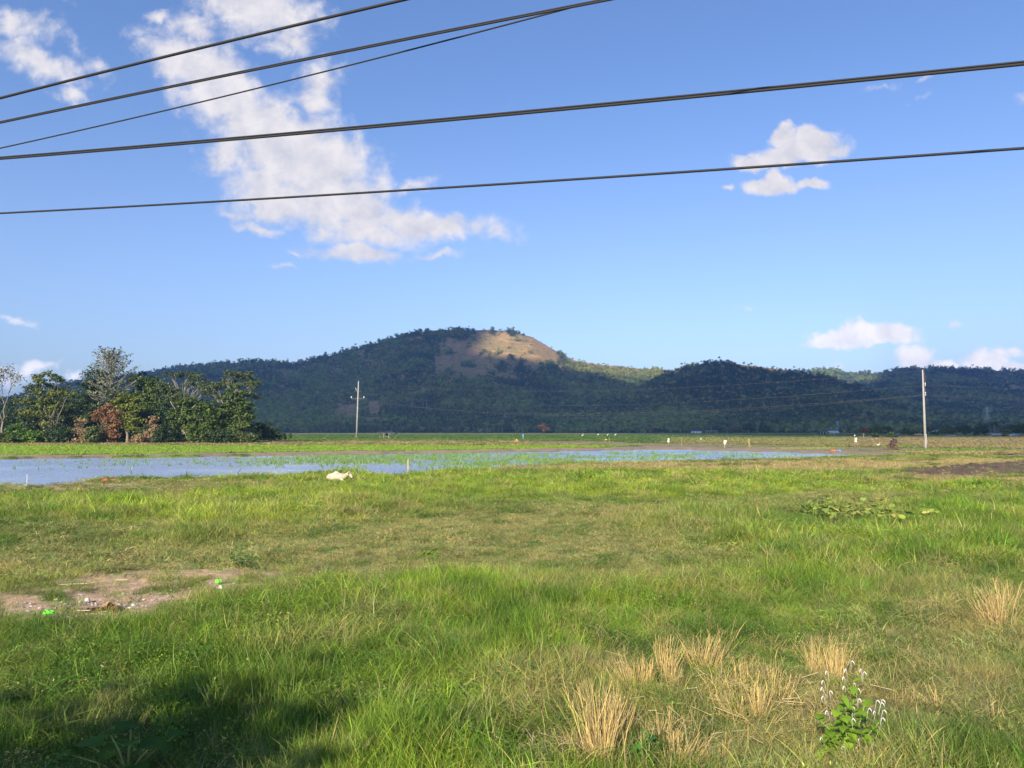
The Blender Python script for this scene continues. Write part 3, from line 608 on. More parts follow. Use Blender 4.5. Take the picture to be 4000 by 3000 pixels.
def bare_right(px, py, x, y):
    n1 = fbm(px / 40, py / 18, 311, 4)
    p = np.maximum.reduce([poly_mask(px, py, [(2860, 1412), (2990, 1424), (3110, 1438), (3220, 1462), (3210, 1472), (3080, 1458), (2900, 1440)], 7), ell(px, py, 3180, 1520, 70, 14) * .6, ell(px, py, 3320, 1500, 70, 10) * .7, ell(px, py, 2950, 1620, 30, 8) * .7, ell(px, py, 3190, 1640, 40, 10) * .7, ell(px, py, 3400, 1655, 50, 6) * .6])
    return np.maximum(sst(p + (n1 - .5) * 1.2, .4, .8), .6 * sst(fbm(px / 50, py / 22, 312, 3), .70, .78))
def bare_far(px, py, x, y):
    n1 = fbm(px / 60, py / 20, 321, 4)
    p = np.maximum.reduce([ell(px, py, 3990, 1510, 70, 26) * .8, ell(px, py, 3800, 1575, 40, 8) * .8, ell(px, py, 3960, 1598, 80, 10) * .7, ell(px, py, 3720, 1552, 60, 8) * .6, ell(px, py, 3850, 1620, 30, 8) * .7])
    return np.maximum(sst(p + (n1 - .5) * 1.2, .45, .9), .55 * sst(fbm(px / 60, py / 20, 322, 3), .64, .74))
h1 = hill('hills', SK_MAIN, 640, 1500, 6, 401, bare_main, 'large domed hill with a bare tan summit slope, forested flanks')
h2 = hill('hills', SK_RIGHT, 610, 1150, 5, 411, bare_right, 'lower rounded hill to the right of the domed hill', convex=1.05)
h3 = hill('hills', SK_FAR, 700, 1900, 7, 421, bare_far, 'long level ridge behind the right hand hill', convex=1.25)

# forest trees of the hills (one mass)
FM = leafmat('forest_leaves', inst=True, trans=.2, warm=(1.3, 1.1, .7), rough=.7, spec=.15)
PM = plain('pale_bark', (.30, .27, .22), .9, .2, 2.0)
def forest_kind(seed, h=8, w=3.4, trunk=.25, n_=110, size=1.3, pale=False, palm=False):
    r = np.random.default_rng(seed); V = []; Q = []; LV = []
    if palm:
        for i in range(14):
            az = i * 2.4; p = np.array([0, 0, h]); el_ = .9 - .9 * (i % 3) / 2
            for s in range(3):
                d = np.array([math.cos(az) * math.cos(el_), math.sin(az) * math.cos(el_), math.sin(el_)]) * 1.2; w_ = np.array([-math.sin(az), math.cos(az), 0]) * .4
                b = len(V); V += [p - w_, p + w_, p + d + w_ * .7, p + d - w_ * .7]; Q.append((b, b + 1, b + 2, b + 3)); LV += [.4 + .3 * r.random()] * 4; p = p + d; el_ -= .7
    else:
        nb = 5; blobs = [(r.normal(0, w * .35), r.normal(0, w * .35), h * (trunk + .15 + (1 - trunk - .25) * r.random()), w * (.35 + .3 * r.random())) for _ in range(nb)]
        for i in range(n_):
            bx, by, bz, br_ = blobs[i % nb]; d = r.normal(size=3); d /= np.linalg.norm(d); c = np.array([bx, by, bz]) + d * br_ * (.7 + .4 * r.random()) * np.array([1, 1, .85])
            nn = d + r.normal(size=3) * .5 + [0, 0, .4]; nn /= np.linalg.norm(nn); a_ = np.cross(nn, r.normal(size=3)); a_ /= np.linalg.norm(a_); b2 = np.cross(nn, a_); s = size * (.5 + .6 * r.random())
            b = len(V); V += [c - a_ * s * .5, c + b2 * s * .4, c + a_ * s * .5, c - b2 * s * .4]; Q.append((b, b + 1, b + 2, b + 3)); LV += [.15 + .7 * r.random()] * 4
    o = np_mesh('k', V, Q, None, FM, attrs={'lv': ('FLOAT', LV)}, link=False)
    me = o.data
    # trunk
    bm = bmesh.new(); bm.from_mesh(me); lay = bm.verts.layers.float.get('lv'); rad = .22 if not palm else .2
    tv = [bm.verts.new((math.cos(k_ * 2.094) * rad * (1 if z_ == 0 else .7), math.sin(k_ * 2.094) * rad * (1 if z_ == 0 else .7), z_ * (h * (.8 if not palm else 1)) - 1)) for z_ in (0, 1) for k_ in range(3)]
    for k_ in range(3):
        f = bm.faces.new((tv[k_], tv[(k_ + 1) % 3], tv[3 + (k_ + 1) % 3], tv[3 + k_])); f.material_index = 1
    bm.to_mesh(me); bm.free(); me.materials.append(PM if (pale or palm) else plain('bark_dark', (.10, .08, .06), .9)); return o
FK = [forest_kind(500 + i) for i in range(4)] + [forest_kind(510 + i, 6, 3.6, .1, 90) for i in range(2)] + [forest_kind(520, 12, 2.6, .6, 60, 1.2, pale=True), forest_kind(521, 9, 3, .5, 30, 1.0, pale=True), forest_kind(522, 8, palm=True)]
def plant_forest(hd, n_, seed, xr):
    g = np.random.default_rng(seed); rows = hd['rows']; cols = hd['cols']
    # equal area: choose row with weight ~ distance
    t = g.random(n_) * 1.05; c = xr[0] + g.random(n_) * (xr[1] - xr[0])
    yy = hd['y'][0, 0] + (hd['y'][np.searchsorted(rows, 1.0), 0] - hd['y'][0, 0]) * t
    ri = np.interp(t, rows, np.arange(len(rows))); ci = np.interp(c, cols, np.arange(len(cols)))
    r0 = np.floor(ri).astype(int); c0 = np.floor(ci).astype(int); r0 = np.minimum(r0, len(rows) - 2); c0 = np.minimum(c0, len(cols) - 2); fr = ri - r0; fc = ci - c0
    bl = lambda a_: (a_[r0, c0] * (1 - fc) + a_[r0, c0 + 1] * fc) * (1 - fr) + (a_[r0 + 1, c0] * (1 - fc) + a_[r0 + 1, c0 + 1] * fc) * fr
    x, y, z, ba = bl(hd['x']), bl(hd['y']), bl(hd['z']), bl(hd['bare'])
    px, py = proj(x, y, z)
    keep = (g.random(n_) < np.clip(1.02 - ba * 1.0, .015, 1)) & (z > 0)
    x, y, z, px, py, ba = x[keep], y[keep], z[keep], px[keep], py[keep], ba[keep]; m = len(x)
    nn = fbm(x / 120, y / 120, seed, 3); n2 = fbm(x / 30, y / 30, seed + 3, 2)
    idx = g.integers(0, 6, m); u = g.random(m); low = sst(py, 1500, 1660)
    idx = np.where(u < .05 + .07 * low, 6, idx); idx = np.where((u > .95), 7, idx); idx = np.where((u > .5) & (u < .5 + .12 * low), 8, idx)
    base = np.array((.160, .240, .060)); c1 = np.array((.022, .054, .028)); c2 = np.array((.20, .22, .070)); c3 = np.array((.24, .16, .09))
    k = (sst(nn * .5 + .5 * fbm(x / 45, y / 60, seed + 8, 3), .42, .60) * .8 + .3 * sst(py, 1480, 1680)).clip(0, 1)[:, None]; tint = c1 * (1 - k) + base * k; w = (g.random(m) < .10 + .25 * sst(n2, .5, .7))[:, None] * .8; tint = tint * (1 - w) + c2 * w
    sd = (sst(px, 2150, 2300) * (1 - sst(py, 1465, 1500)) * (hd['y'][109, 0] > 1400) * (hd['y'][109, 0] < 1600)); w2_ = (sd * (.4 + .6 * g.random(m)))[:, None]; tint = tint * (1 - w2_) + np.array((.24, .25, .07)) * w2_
    w = (g.random(m) < .035)[:, None] * .9; tint = tint * (1 - w) + c3 * w; tint = tint * (.45 + 1.0 * g.random((m, 1)))
    s = .55 + .55 * g.random(m); s = np.where(ba > .2, s * .55, s); s = s * (y / 1300) ** .35
    return np.column_stack([x, y, z - .4]), np.column_stack([np.zeros(m), np.zeros(m), g.random(m) * 6.28]), np.column_stack([s, s, s * (.85 + .4 * g.random(m))]), idx, tint
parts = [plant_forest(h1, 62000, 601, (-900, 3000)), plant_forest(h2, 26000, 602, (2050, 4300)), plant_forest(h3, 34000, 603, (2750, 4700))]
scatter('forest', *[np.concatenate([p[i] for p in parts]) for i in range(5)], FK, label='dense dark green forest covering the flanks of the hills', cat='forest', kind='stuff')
# ------------------------------------------------------------------ a broad cloud behind the viewer that shades the hills
def hill_pt(hd, px, py):
    d = (hd['px'] - px) ** 2 + (hd['py'] - py) ** 2; d = np.where(hd['y'] > hd['y'][109, 0] + 1, 1e9, d); i = np.unravel_index(np.argmin(d), d.shape)
    return Vector((hd['x'][i], hd['y'][i], hd['z'][i]))
edge = [Vector((-2600, 1900, 120)), Vector((-900, 1800, 150)), Vector((-200, 1700, 200)), hill_pt(h1, 1790, 1280), hill_pt(h1, 1800, 1330), hill_pt(h1, 1780, 1400), hill_pt(h1, 1850, 1440), hill_pt(h1, 1960, 1436), hill_pt(h1, 2060, 1448),
        hill_pt(h1, 2160, 1475), hill_pt(h1, 2260, 1525), hill_pt(h1, 2400, 1545), hill_pt(h1, 2470, 1535), hill_pt(h2, 2600, 1520), hill_pt(h2, 2720, 1462), hill_pt(h2, 2850, 1478), hill_pt(h2, 3000, 1505), hill_pt(h2, 3180, 1540), hill_pt(h2, 3350, 1545), Vector((1150, 2300, 200)), Vector((1500, 2500, 260)), Vector((1330, 1900, 110)), Vector((1700, 1500, 60)), Vector((1600, 300, 0)), Vector((420, 235, 0)), Vector((110, 250, 0)), Vector((60, 520, 0)), Vector((-400, 560, 0)), Vector((-2200, 560, 0))]
ZC = 2500.0
poly2 = [(p + SUN * ((ZC - p.z) / SUN.z)).to_tuple()[:2] for p in edge]
gx = np.linspace(min(p[0] for p in poly2) - 60, max(p[0] for p in poly2) + 60, 170); gy = np.linspace(min(p[1] for p in poly2) - 60, max(p[1] for p in poly2) + 60, 110)
GX, GY = np.meshgrid(gx, gy)
jx = GX + (fbm(GX / 150, GY / 150, 701, 4) - .5) * 90; jy = GY + (fbm(GX / 150, GY / 150, 702, 4) - .5) * 90
ins = poly_mask(jx, jy, poly2, 60)
th_ = np.clip((ins - .5) * 2, 0, 1) ** .5
okc = ins > .5
top_ = ZC + th_ * (60 + 260 * fbm(GX / 320, GY / 320, 703, 5)); bot_ = ZC - th_ * (12 + 40 * fbm(GX / 200, GY / 200, 704, 4))
I = np.arange(GX.size).reshape(GX.shape); q = np.stack([I[:-1, :-1], I[:-1, 1:], I[1:, 1:], I[1:, :-1]], -1).reshape(-1, 4); okq = okc.ravel()[q].sum(1) >= 2; q = q[okq]
vv_ = np.vstack([np.column_stack([GX.ravel(), GY.ravel(), top_.ravel()]), np.column_stack([GX.ravel(), GY.ravel(), bot_.ravel() - .5])])
q2 = np.vstack([q, q[:, ::-1] + GX.size]); used, inv = np.unique(q2, return_inverse=True)
cl = np_mesh('cloud', vv_[used], inv.reshape(-1, 4), None, plain('cloud_white', (.85, .85, .87), 1, .03, .004), smooth=True)
tag(cl, 'broad white cloud high behind the viewer that throws its shade on the hills', 'cloud', kind='structure')

# ------------------------------------------------------------------ trees
BARK = plain('bark_grey', (.20, .165, .13), .95, .3, 3, bump=.6); BARKP = plain('bark_pale', (.21, .185, .15), .9, .25, 2, bump=.4); BARKD = plain('bark_brown', (.10, .075, .055), .95, .3, 3)
LEAF = {'dark': leafmat('leaf_dark', (.034, .062, .020), .2), 'mid': leafmat('leaf_mid', (.080, .125, .026), .3), 'yellow': leafmat('leaf_yellow', (.140, .175, .028), .3), 'bright': leafmat('leaf_bright', (.085, .165, .026), .3),
        'rain': leafmat('leaf_rain', (.085, .120, .050), .25), 'brown': leafmat('leaf_brown', (.24, .130, .065), .25), 'tan': leafmat('leaf_tan', (.28, .20, .115), .25), 'silver': leafmat('leaf_silver', (.10, .135, .085), .2), 'olive': leafmat('leaf_olive', (.095, .125, .040), .3)}
def leaves(blobs, n, size, seed, sub=16, subr=.30, droop=0.0):
    r = np.random.default_rng(seed); b = np.array(blobs, float)       # x y z rx ry rz
    wt = b[:, 3] * b[:, 5]; wt /= wt.sum()
    subs = []; sw = []
    for i, q in enumerate(b):
        k = max(4, int(sub * len(b) * wt[i]))
        d = r.normal(size=(k, 3)); d /= np.linalg.norm(d, axis=1)[:, None]; rad = .55 + .5 * r.random((k, 1)); subs.append(q[:3] + d * rad * q[3:6]); sw.append(np.column_stack([np.full(k, min(q[3], q[5])), r.random(k)]))
    subs = np.vstack(subs); sw = np.vstack(sw); pick = r.integers(0, len(subs), n); c = subs[pick] + r.normal(size=(n, 3)) * (sw[pick, 0:1] * subr) * np.array([1.15, 1.15, .75])
    cen_ = b[:, :3].mean(0); nrm = (c - cen_); nrm /= np.linalg.norm(nrm, axis=1)[:, None] + 1e-6; nrm = nrm * .5 + r.normal(size=(n, 3)) * .55 + np.array([0, 0, .45 - droop]); nrm /= np.linalg.norm(nrm, axis=1)[:, None]
    a_ = np.cross(nrm, r.normal(size=(n, 3))); a_ /= np.linalg.norm(a_, axis=1)[:, None]; b2 = np.cross(nrm, a_); s = size * (.55 + .75 * r.random((n, 1)))
    V = np.stack([c - a_ * s * .55, c + b2 * s * .30, c + a_ * s * .55, c - b2 * s * .30], 1).reshape(-1, 3); V[:, 2] = np.maximum(V[:, 2], .02)
    lv = np.clip(.15 + .45 * r.random(n) + .45 * sw[pick, 1] ** 2, 0, 1)
    return V, np.arange(4 * n).reshape(-1, 4), np.repeat(lv, 4)
def limb(mb, p0, p1, r0, r1, sag=0.0, rr=None, k=5, wob=.08):
    rr = rr or R; p0 = Vector(p0); p1 = Vector(p1); ln = (p1 - p0).length; pts = []
    for i in range(k + 1):
        t = i / k; p = p0.lerp(p1, t); p.z += sag * ln * math.sin(t * math.pi)
        if 0 < i < k: p += Vector((rr.uniform(-1, 1), rr.uniform(-1, 1), rr.uniform(-.5, .5))) * wob * ln
        pts.append(p)
    mb.tube(pts, [r0 + (r1 - r0) * i / k for i in range(k + 1)], 6); return pts
def tree(name, cat, label, px, y, top, wpx, kind_, blobs, n=3500, leaf=.42, trunk_r=.22, bark=None, seed=0, group=None, sub=16, subr=.30, limbs=True, base_z=0.0, trunks=1, droop=0.0, lean=0.0):
    """blobs in units of (half width, height): (x, depth, z, rx, rz)"""
    x = pdir(px, 1700)[0] * y; hh = H + pdir(px, top)[1] * y - base_z; hw = wpx / 2 * y / F
    root = empty(name, (x, y, base_z)); tag(root, label, cat, group); rr = random.Random(seed)
    bl = [(b[0] * hw, b[1] * hw, b[2] * hh, b[3] * hw, b[3] * hw * .9, b[4] * hh) for b in blobs]
    V, Q, LV = leaves(bl, n, leaf, seed, sub, subr, droop)
    np_mesh('crown', V, Q, None, LEAF[kind_], attrs={'lv': ('FLOAT', LV)}, parent=root)
    mb = MB()
    for k in range(trunks):
        bx = (k - (trunks - 1) / 2) * trunk_r * 3.2; zt = hh * (.30 if limbs else .75); p = limb(mb, (bx, 0, -.1), (bx * 2 + lean * hw, 0, zt), trunk_r * 1.25, trunk_r * .8, 0, rr, 5, .035)
        if limbs:
            for b in bl: limb(mb, p[-1] - Vector((0, 0, rr.random() * zt * .4)), (b[0], b[1], max(b[2] + b[5] * .3, .2)), trunk_r * .38, trunk_r * .10, .03, rr, 5, .06)
    mb.build('trunk', bark or BARK, root, smooth=True); return root
RB = random.Random(5)
def dome(n_, seed, lo=.35, flat=1.0):
    q = random.Random(seed); o = [(0, 0, .72, .55, .26 * flat)]
    for i in range(n_):
        a_ = i * 2.399; rad = .35 + .35 * q.random(); o.append((rad * math.cos(a_), rad * math.sin(a_) * .6, lo + (.85 - lo) * q.random() * (1.15 - rad * .5), .28 + .2 * q.random(), (.12 + .10 * q.random()) * flat))
    return o
def column(n_, seed, lo=.12):
    q = random.Random(seed); return [(q.uniform(-.35, .35), q.uniform(-.3, .3), lo + (.9 - lo) * i / (n_ - 1), .45 + .25 * q.random() - .25 * (i / n_), .13) for i in range(n_)]
def bush(n_, seed):
    q = random.Random(seed); return [(q.uniform(-.65, .65), q.uniform(-.3, .3), .22 + .42 * q.random(), .3 + .2 * q.random(), .26 + .1 * q.random()) for i in range(n_)]
GRP = 'trees of the grove at the left edge of the field'
D = gd(1733)
# back row of the grove
tree('shade_tree', 'tree', 'dark round tree behind the yellow-green tree at the left edge of the photo', 70, D + 22, 1525, 300, 'dark', dome(10, 1, .15), 6500, seed=1, group=GRP)
tree('shade_tree', 'tree', 'dark broad tree in the gap between the yellow-green tree and the tall dark tree', 265, D + 20, 1525, 300, 'dark', dome(11, 2, .15), 7000, seed=2, group=GRP)
tree('shade_tree', 'tree', 'dark tree filling the back of the grove behind the rust-brown tree', 420, D + 18, 1500, 360, 'dark', dome(12, 3, .15), 8500, seed=3, group=GRP)
tree('shade_tree', 'tree', 'dark green tree behind the gap right of the rounded yellow-green tree', 610, D + 16, 1520, 300, 'dark', dome(11, 4, .12), 7000, seed=4, group=GRP)
tree('shade_tree', 'tree', 'low dark tree behind the broad green tree with the pale trunk', 790, D + 16, 1560, 330, 'dark', dome(12, 5, .12), 7500, seed=5, group=GRP)
tree('tall_tree', 'tree', 'tall narrow dark tree left of the spiky tree, its top against the sky', 368, D + 9, 1436, 125, 'dark', [(0, 0, .88, .72, .085), (-.3, 0, .78, .68, .08), (.3, .1, .70, .55, .08), (0, 0, .60, .55, .08), (.1, 0, .48, .7, .1), (-.1, 0, .34, .8, .1)], 4600, seed=6, group=GRP, sub=22)
tree('leafy_tree', 'tree', 'green tree with a domed top between the spiky tree and the left rain tree', 588, D + 10, 1458, 190, 'mid', [(-.55, 0, .93, .42, .06), (0, 0, .86, .5, .07), (.5, 0, .78, .45, .07), (-.2, 0, .7, .5, .08), (.3, 0, .62, .6, .09), (-.3, 0, .5, .6, .1), (.2, 0, .4, .7, .1)], 5200, seed=7, group=GRP, sub=22)
tree('leafy_tree', 'tree', 'small dark tree top with a bent pale limb beside the left rain tree', 560, D + 14, 1452, 110, 'dark', [(-.2, 0, .93, .55, .05), (.6, 0, .90, .4, .04), (0, 0, .8, .5, .07), (0, 0, .66, .8, .1)], 1800, seed=8, group=GRP)
for px, tp, w, sd in ((130, 1600, 190, 161), (300, 1590, 200, 162), (470, 1600, 180, 163), (545, 1585, 170, 164), (640, 1590, 170, 165), (850, 1600, 200, 166)):
    tree('shade_tree', 'tree', {130: 'low dark tree just behind the bright glossy bush', 300: 'low dark tree directly behind the bamboo-like olive bush', 470: 'low dark tree directly behind the rust-brown tree', 545: 'low dark tree directly behind the rounded yellow-green tree', 640: 'low dark tree directly behind the tall brown vine shrub', 850: 'low dark tree between the broad tree and the dense dark tree'}[px], px, D + 6, tp, w, 'dark', dome(9, sd, .12), 4200, leaf=.4, seed=sd, group=GRP)
# the spiky tree
def spiky():
    y = D + 8; x = pdir(425, 1700)[0] * y; hh = H + pdir(425, 1393)[1] * y; s = y / F
    root = empty('spiky_tree', (x, y, 0)); tag(root, 'tall tree with bare silvery branches spreading like a fan against the sky', 'tree', GRP); rr = random.Random(31); mb = MB()
    tp = limb(mb, (0, 0, 0), (0, 0, hh * .97), .28, .03, 0, rr, 8, .008); LVs = []
    for i in range(74):
        t = .42 + .55 * (i / 74); z = hh * t; ln = (.22 + .78 * math.sin(min(1, (1 - t) * 2.1 + .12) * 1.5)) * 100 * s * (.7 + .5 * rr.random()); az = i * 2.399; el_ = .25 + .75 * (t - .4) / .6 + rr.uniform(-.1, .1)
        e = Vector((math.cos(az) * math.cos(el_), math.sin(az) * math.cos(el_) * .7, math.sin(el_))) * ln; p0 = Vector((0, 0, z)); pts = limb(mb, p0, p0 + e, .055, .025, -.06, rr, 4, .05)
        for p in pts[1:]:
            for _ in range(3): d = e.normalized() + Vector((rr.uniform(-.7, .7), rr.uniform(-.7, .7), rr.uniform(-.1, .7))); mb.tube([p, p + d.normalized() * .8], [.045, .02], 3); LVs.append(p + d * .5)
    mb.build('trunk', BARKP, root)
    r = np.random.default_rng(32); bl = [(p.x, p.y, p.z, .45, .45, .35) for p in LVs]; lo = [(r.normal(0, 1.0), r.normal(0, .8), hh * (.15 + .42 * r.random()), 1.5, 1.3, 1.2) for _ in range(12)]
    V, Q, LV = leaves(bl, 2400, .36, 33, 3, .3); V2, Q2, LV2 = leaves(lo, 4200, .42, 34, 12, .35)
    np_mesh('crown', np.vstack([V, V2]), np.vstack([Q, Q2 + len(V)]), None, LEAF['silver'], attrs={'lv': ('FLOAT', np.concatenate([LV, LV2]))}, parent=root)
spiky()
# rain trees with open flat crowns
def rain_tree(label, px, y, crown, trunk_px, limb_n, seed):
    x = pdir(trunk_px, 1700)[0] * y; s = y / F; root = empty('rain_tree', (x, y, 0)); tag(root, label, 'tree', GRP); rr = random.Random(seed); mb = MB()
    fork = Vector((0, 0, H + (HOR - 1640) * s)); limb(mb, (0, 0, 0), fork, .3, .2, 0, rr, 4, .03); bl = []
    for (cx, cyy, rx, ry) in crown:
        c = Vector(((cx - trunk_px) * s, rr.uniform(-1.2, 1.2), H + (HOR - cyy) * s)); bl.append((c.x, c.y, c.z, rx * s, rx * s * .8, ry * s))
        mid = fork.lerp(c, .55) + Vector((rr.uniform(-.5, .5), 0, .3)); limb(mb, fork, mid, .12, .07, .04, rr, 4, .05)
        for _ in range(limb_n): limb(mb, mid, c + Vector((rr.uniform(-1, 1) * rx * s * .8, rr.uniform(-1, 1), rr.uniform(-.2, .5) * ry * s)), .055, .02, .06, rr, 5, .09)
    mb.build('trunk', BARKP, root, smooth=True)
    V, Q, LV = leaves(bl, 5200, .33, seed, 16, .30); np_mesh('crown', V, Q, None, LEAF['rain'], attrs={'lv': ('FLOAT', LV)}, parent=root)
rain_tree('rain tree with a flat open crown and pale twisting limbs, left of the two', 720, D + 9, [(670, 1465, 34, 11), (715, 1462, 40, 13), (760, 1475, 42, 14), (795, 1500, 36, 14), (812, 1530, 34, 16), (745, 1500, 34, 10), (650, 1520, 30, 24), (700, 1550, 34, 24)], 705, 4, 41)
rain_tree('rain tree with an arching crown reaching out over the grove edge, right of the two', 920, D + 7, [(905, 1462, 30, 12), (950, 1467, 40, 15), (980, 1490, 28, 20), (880, 1490, 34, 14), (990, 1510, 18, 12), (1010, 1552, 30, 9), (975, 1540, 34, 12), (850, 1510, 28, 14), (840, 1540, 22, 16), (930, 1500, 34, 12)], 885, 4, 42)
# front row
tree('yellow_green_tree', 'tree', 'airy yellow-green tree with tiered branches near the left edge of the photo', 185, D + 3, 1450, 250, 'olive', [(.05, 0, .95, .26, .05), (-.3, 0, .90, .24, .05), (.28, 0, .88, .22, .05), (0, 0, .84, .45, .05), (-.45, 0, .76, .35, .05), (.5, .1, .74, .4, .04), (-.1, 0, .68, .5, .06), (-.7, 0, .58, .3, .06), (.2, 0, .56, .35, .06), (-.3, 0, .47, .5, .06), (-.85, 0, .42, .22, .05), (.1, 0, .38, .6, .07), (.5, 0, .5, .3, .06)], 5200, leaf=.42, seed=51, bark=BARKP, trunks=2, group=GRP, sub=18, subr=.33)
tree('lime_branch_tree', 'tree', 'slender tree with lime-yellow tiers in front of the airy tree', 205, D + 1.5, 1525, 150, 'yellow', [(.2, 0, .93, .5, .06), (.8, 0, .92, .45, .04), (-.5, 0, .80, .4, .06), (-1.0, 0, .55, .5, .06), (0, 0, .66, .25, .06), (-.3, 0, .35, .4, .07)], 1500, leaf=.38, seed=52, bark=BARKP, group=GRP)
tree('rounded_tree', 'tree', 'rounded yellow-green tree behind and right of the rust-brown tree', 497, D + 1.5, 1536, 130, 'yellow', [(-.1, 0, .92, .45, .08), (.35, 0, .84, .4, .08), (-.5, 0, .82, .4, .08), (0, 0, .72, .6, .09), (.5, 0, .64, .45, .09), (-.2, 0, .55, .5, .09), (.4, 0, .46, .5, .09), (.1, 0, .36, .4, .09), (.5, 0, .28, .4, .08)], 4200, leaf=.40, seed=53, group=GRP, sub=20)
tree('dead_leaf_tree', 'tree', 'withered tree of rust-brown leaves in front of the grove', 418, D + .5, 1580, 128, 'brown', [(.1, 0, .92, .35, .09), (-.3, 0, .80, .45, .11), (.45, 0, .78, .4, .1), (-.7, 0, .68, .35, .1), (.1, 0, .64, .5, .12), (.5, 0, .55, .35, .12), (.2, 0, .40, .3, .14), (.4, 0, .24, .35, .14), (.15, 0, .12, .4, .1)], 3600, leaf=.34, seed=54, bark=BARKD, group=GRP, trunks=2, sub=18)
tree('vine_covered_shrub', 'shrub', 'shrub hung with pale dry vines left of the rust-brown tree', 322, D - 1, 1632, 90, 'tan', [(0, 0, .85, .5, .14), (-.3, 0, .6, .4, .2), (.2, 0, .4, .5, .2), (.5, 0, .15, .6, .12), (-.2, 0, .12, .7, .12)], 1500, leaf=.28, seed=55, bark=BARKD, subr=.35)
tree('vine_covered_shrub', 'shrub', 'tall shrub hung with brown dry vines left of the pale trunk', 590, D - .5, 1627, 95, 'tan', [(.1, 0, .92, .5, .09), (-.1, 0, .75, .35, .12), (.3, 0, .55, .35, .15), (0, 0, .35, .4, .16), (.3, 0, .12, .5, .12), (-.4, 0, .15, .4, .12)], 1900, leaf=.28, seed=56, bark=BARKD, subr=.35)
tree('dry_mound', 'shrub', 'low mound of dry brown twigs between the rounded tree and the vine hung shrub', 535, D - 2, 1690, 75, 'tan', bush(5, 57), 900, leaf=.26, seed=57, bark=BARKD, limbs=False)
tree('broad_tree', 'tree', 'broad green tree on a pale leaning trunk near the right end of the grove', 760, D - .5, 1553, 215, 'mid', [(0, 0, .92, .5, .08), (-.45, 0, .86, .4, .08), (.45, 0, .85, .4, .08), (-.7, 0, .70, .3, .1), (0, 0, .74, .6, .1), (.65, 0, .68, .4, .1), (-.5, 0, .55, .4, .1), (.2, 0, .55, .6, .12), (-.65, 0, .40, .3, .08), (.5, 0, .38, .5, .12), (-.1, 0, .35, .35, .12), (.3, 0, .18, .6, .14), (.7, 0, .15, .4, .14)], 7000, leaf=.46, seed=58, bark=BARKP, group=GRP, sub=22, lean=-.45)
tree('dense_tree', 'tree', 'dense dark green tree closing the right end of the grove', 925, D + 2, 1556, 150, 'mid', [(.1, 0, .93, .4, .08), (-.4, 0, .84, .5, .09), (.5, 0, .82, .4, .09), (0, 0, .70, .8, .12), (.4, 0, .55, .5, .12), (-.4, 0, .52, .5, .12), (.2, 0, .38, .75, .13), (-.3, 0, .25, .7, .13), (.3, 0, .12, .8, .12)], 6000, leaf=.42, seed=59, group=GRP, sub=22)
tree('dense_tree', 'tree', 'light green leafy top rising above the dense dark tree under the right rain tree', 912, D + 3.5, 1500, 90, 'mid', [(0, 0, .95, .5, .05), (-.4, 0, .86, .6, .06), (.5, 0, .84, .5, .05), (0, 0, .76, .9, .06), (0, 0, .62, 1.0, .08)], 2600, leaf=.4, seed=60, group=GRP)
# undergrowth along the foot
for i, (px, top, w, kd, lab) in enumerate([(20, 1690, 90, 'mid', 'dark green bush at the left edge under the grove'), (95, 1652, 130, 'bright', 'bright green glossy bush near the left edge of the photo'), (165, 1678, 70, 'yellow', 'small yellow-green bush right of the bright glossy bush'), (215, 1650, 110, 'dark', 'dark bush under the slender lime-tiered tree'), (232, 1690, 60, 'yellow', 'low yellowish bush in front of the dark bush, left part of the grove'), (285, 1655, 75, 'olive', 'bamboo-like olive bush left of the pale vine hung shrub'), (362, 1660, 80, 'olive', 'olive bush between the pale vine shrub and the rust-brown tree'), (375, 1700, 60, 'brown', 'small rust-brown bush at the foot of the grove'), (560, 1655, 70, 'dark', 'dark bush behind the dry twig mound'), (640, 1660, 80, 'dark', 'dark bush between the tall vine shrub and the pale trunk'), (668, 1700, 40, 'mid', 'small green bush at the foot of the pale leaning trunk'), (780, 1670, 120, 'dark', 'dark bush in the shade under the broad green tree'), (870, 1665, 110, 'dark', 'dark bush under the dense tree, right part of the grove'), (950, 1680, 80, 'olive', 'olive bush at the right foot of the dense tree')]):
    tree('bush', 'bush', lab, px, D - 1.5 + (i % 3), top, w, kd, bush(7, 70 + i), int(900 + w * 18), leaf=.36 if kd != 'bright' else .42, seed=80 + i, bark=BARKD, limbs=False, trunk_r=.06, group='bushes along the foot of the grove')
tree('thicket', 'bush', 'isolated dark thicket just right of the grove, against the hill', 1045, D + 26, 1645, 120, 'dark', [(-.5, 0, .75, .4, .2), (-.1, 0, .72, .45, .2), (.4, 0, .5, .4, .2), (-.5, 0, .35, .5, .3), (.1, 0, .3, .6, .3), (.65, 0, .25, .4, .2)], 3400, leaf=.4, seed=97, bark=BARKD, limbs=False)
tree('sapling', 'tree', 'tiny green sapling right of the isolated dark thicket', 1131, D + 26, 1690, 20, 'mid', dome(4, 98, .4), 160, leaf=.28, seed=98, trunk_r=.05)
tree('sapling', 'tree', 'small spreading sapling touching the right side of the dark thicket', 1108, D + 20, 1692, 26, 'dark', dome(4, 99, .4), 200, leaf=.28, seed=99, trunk_r=.05)
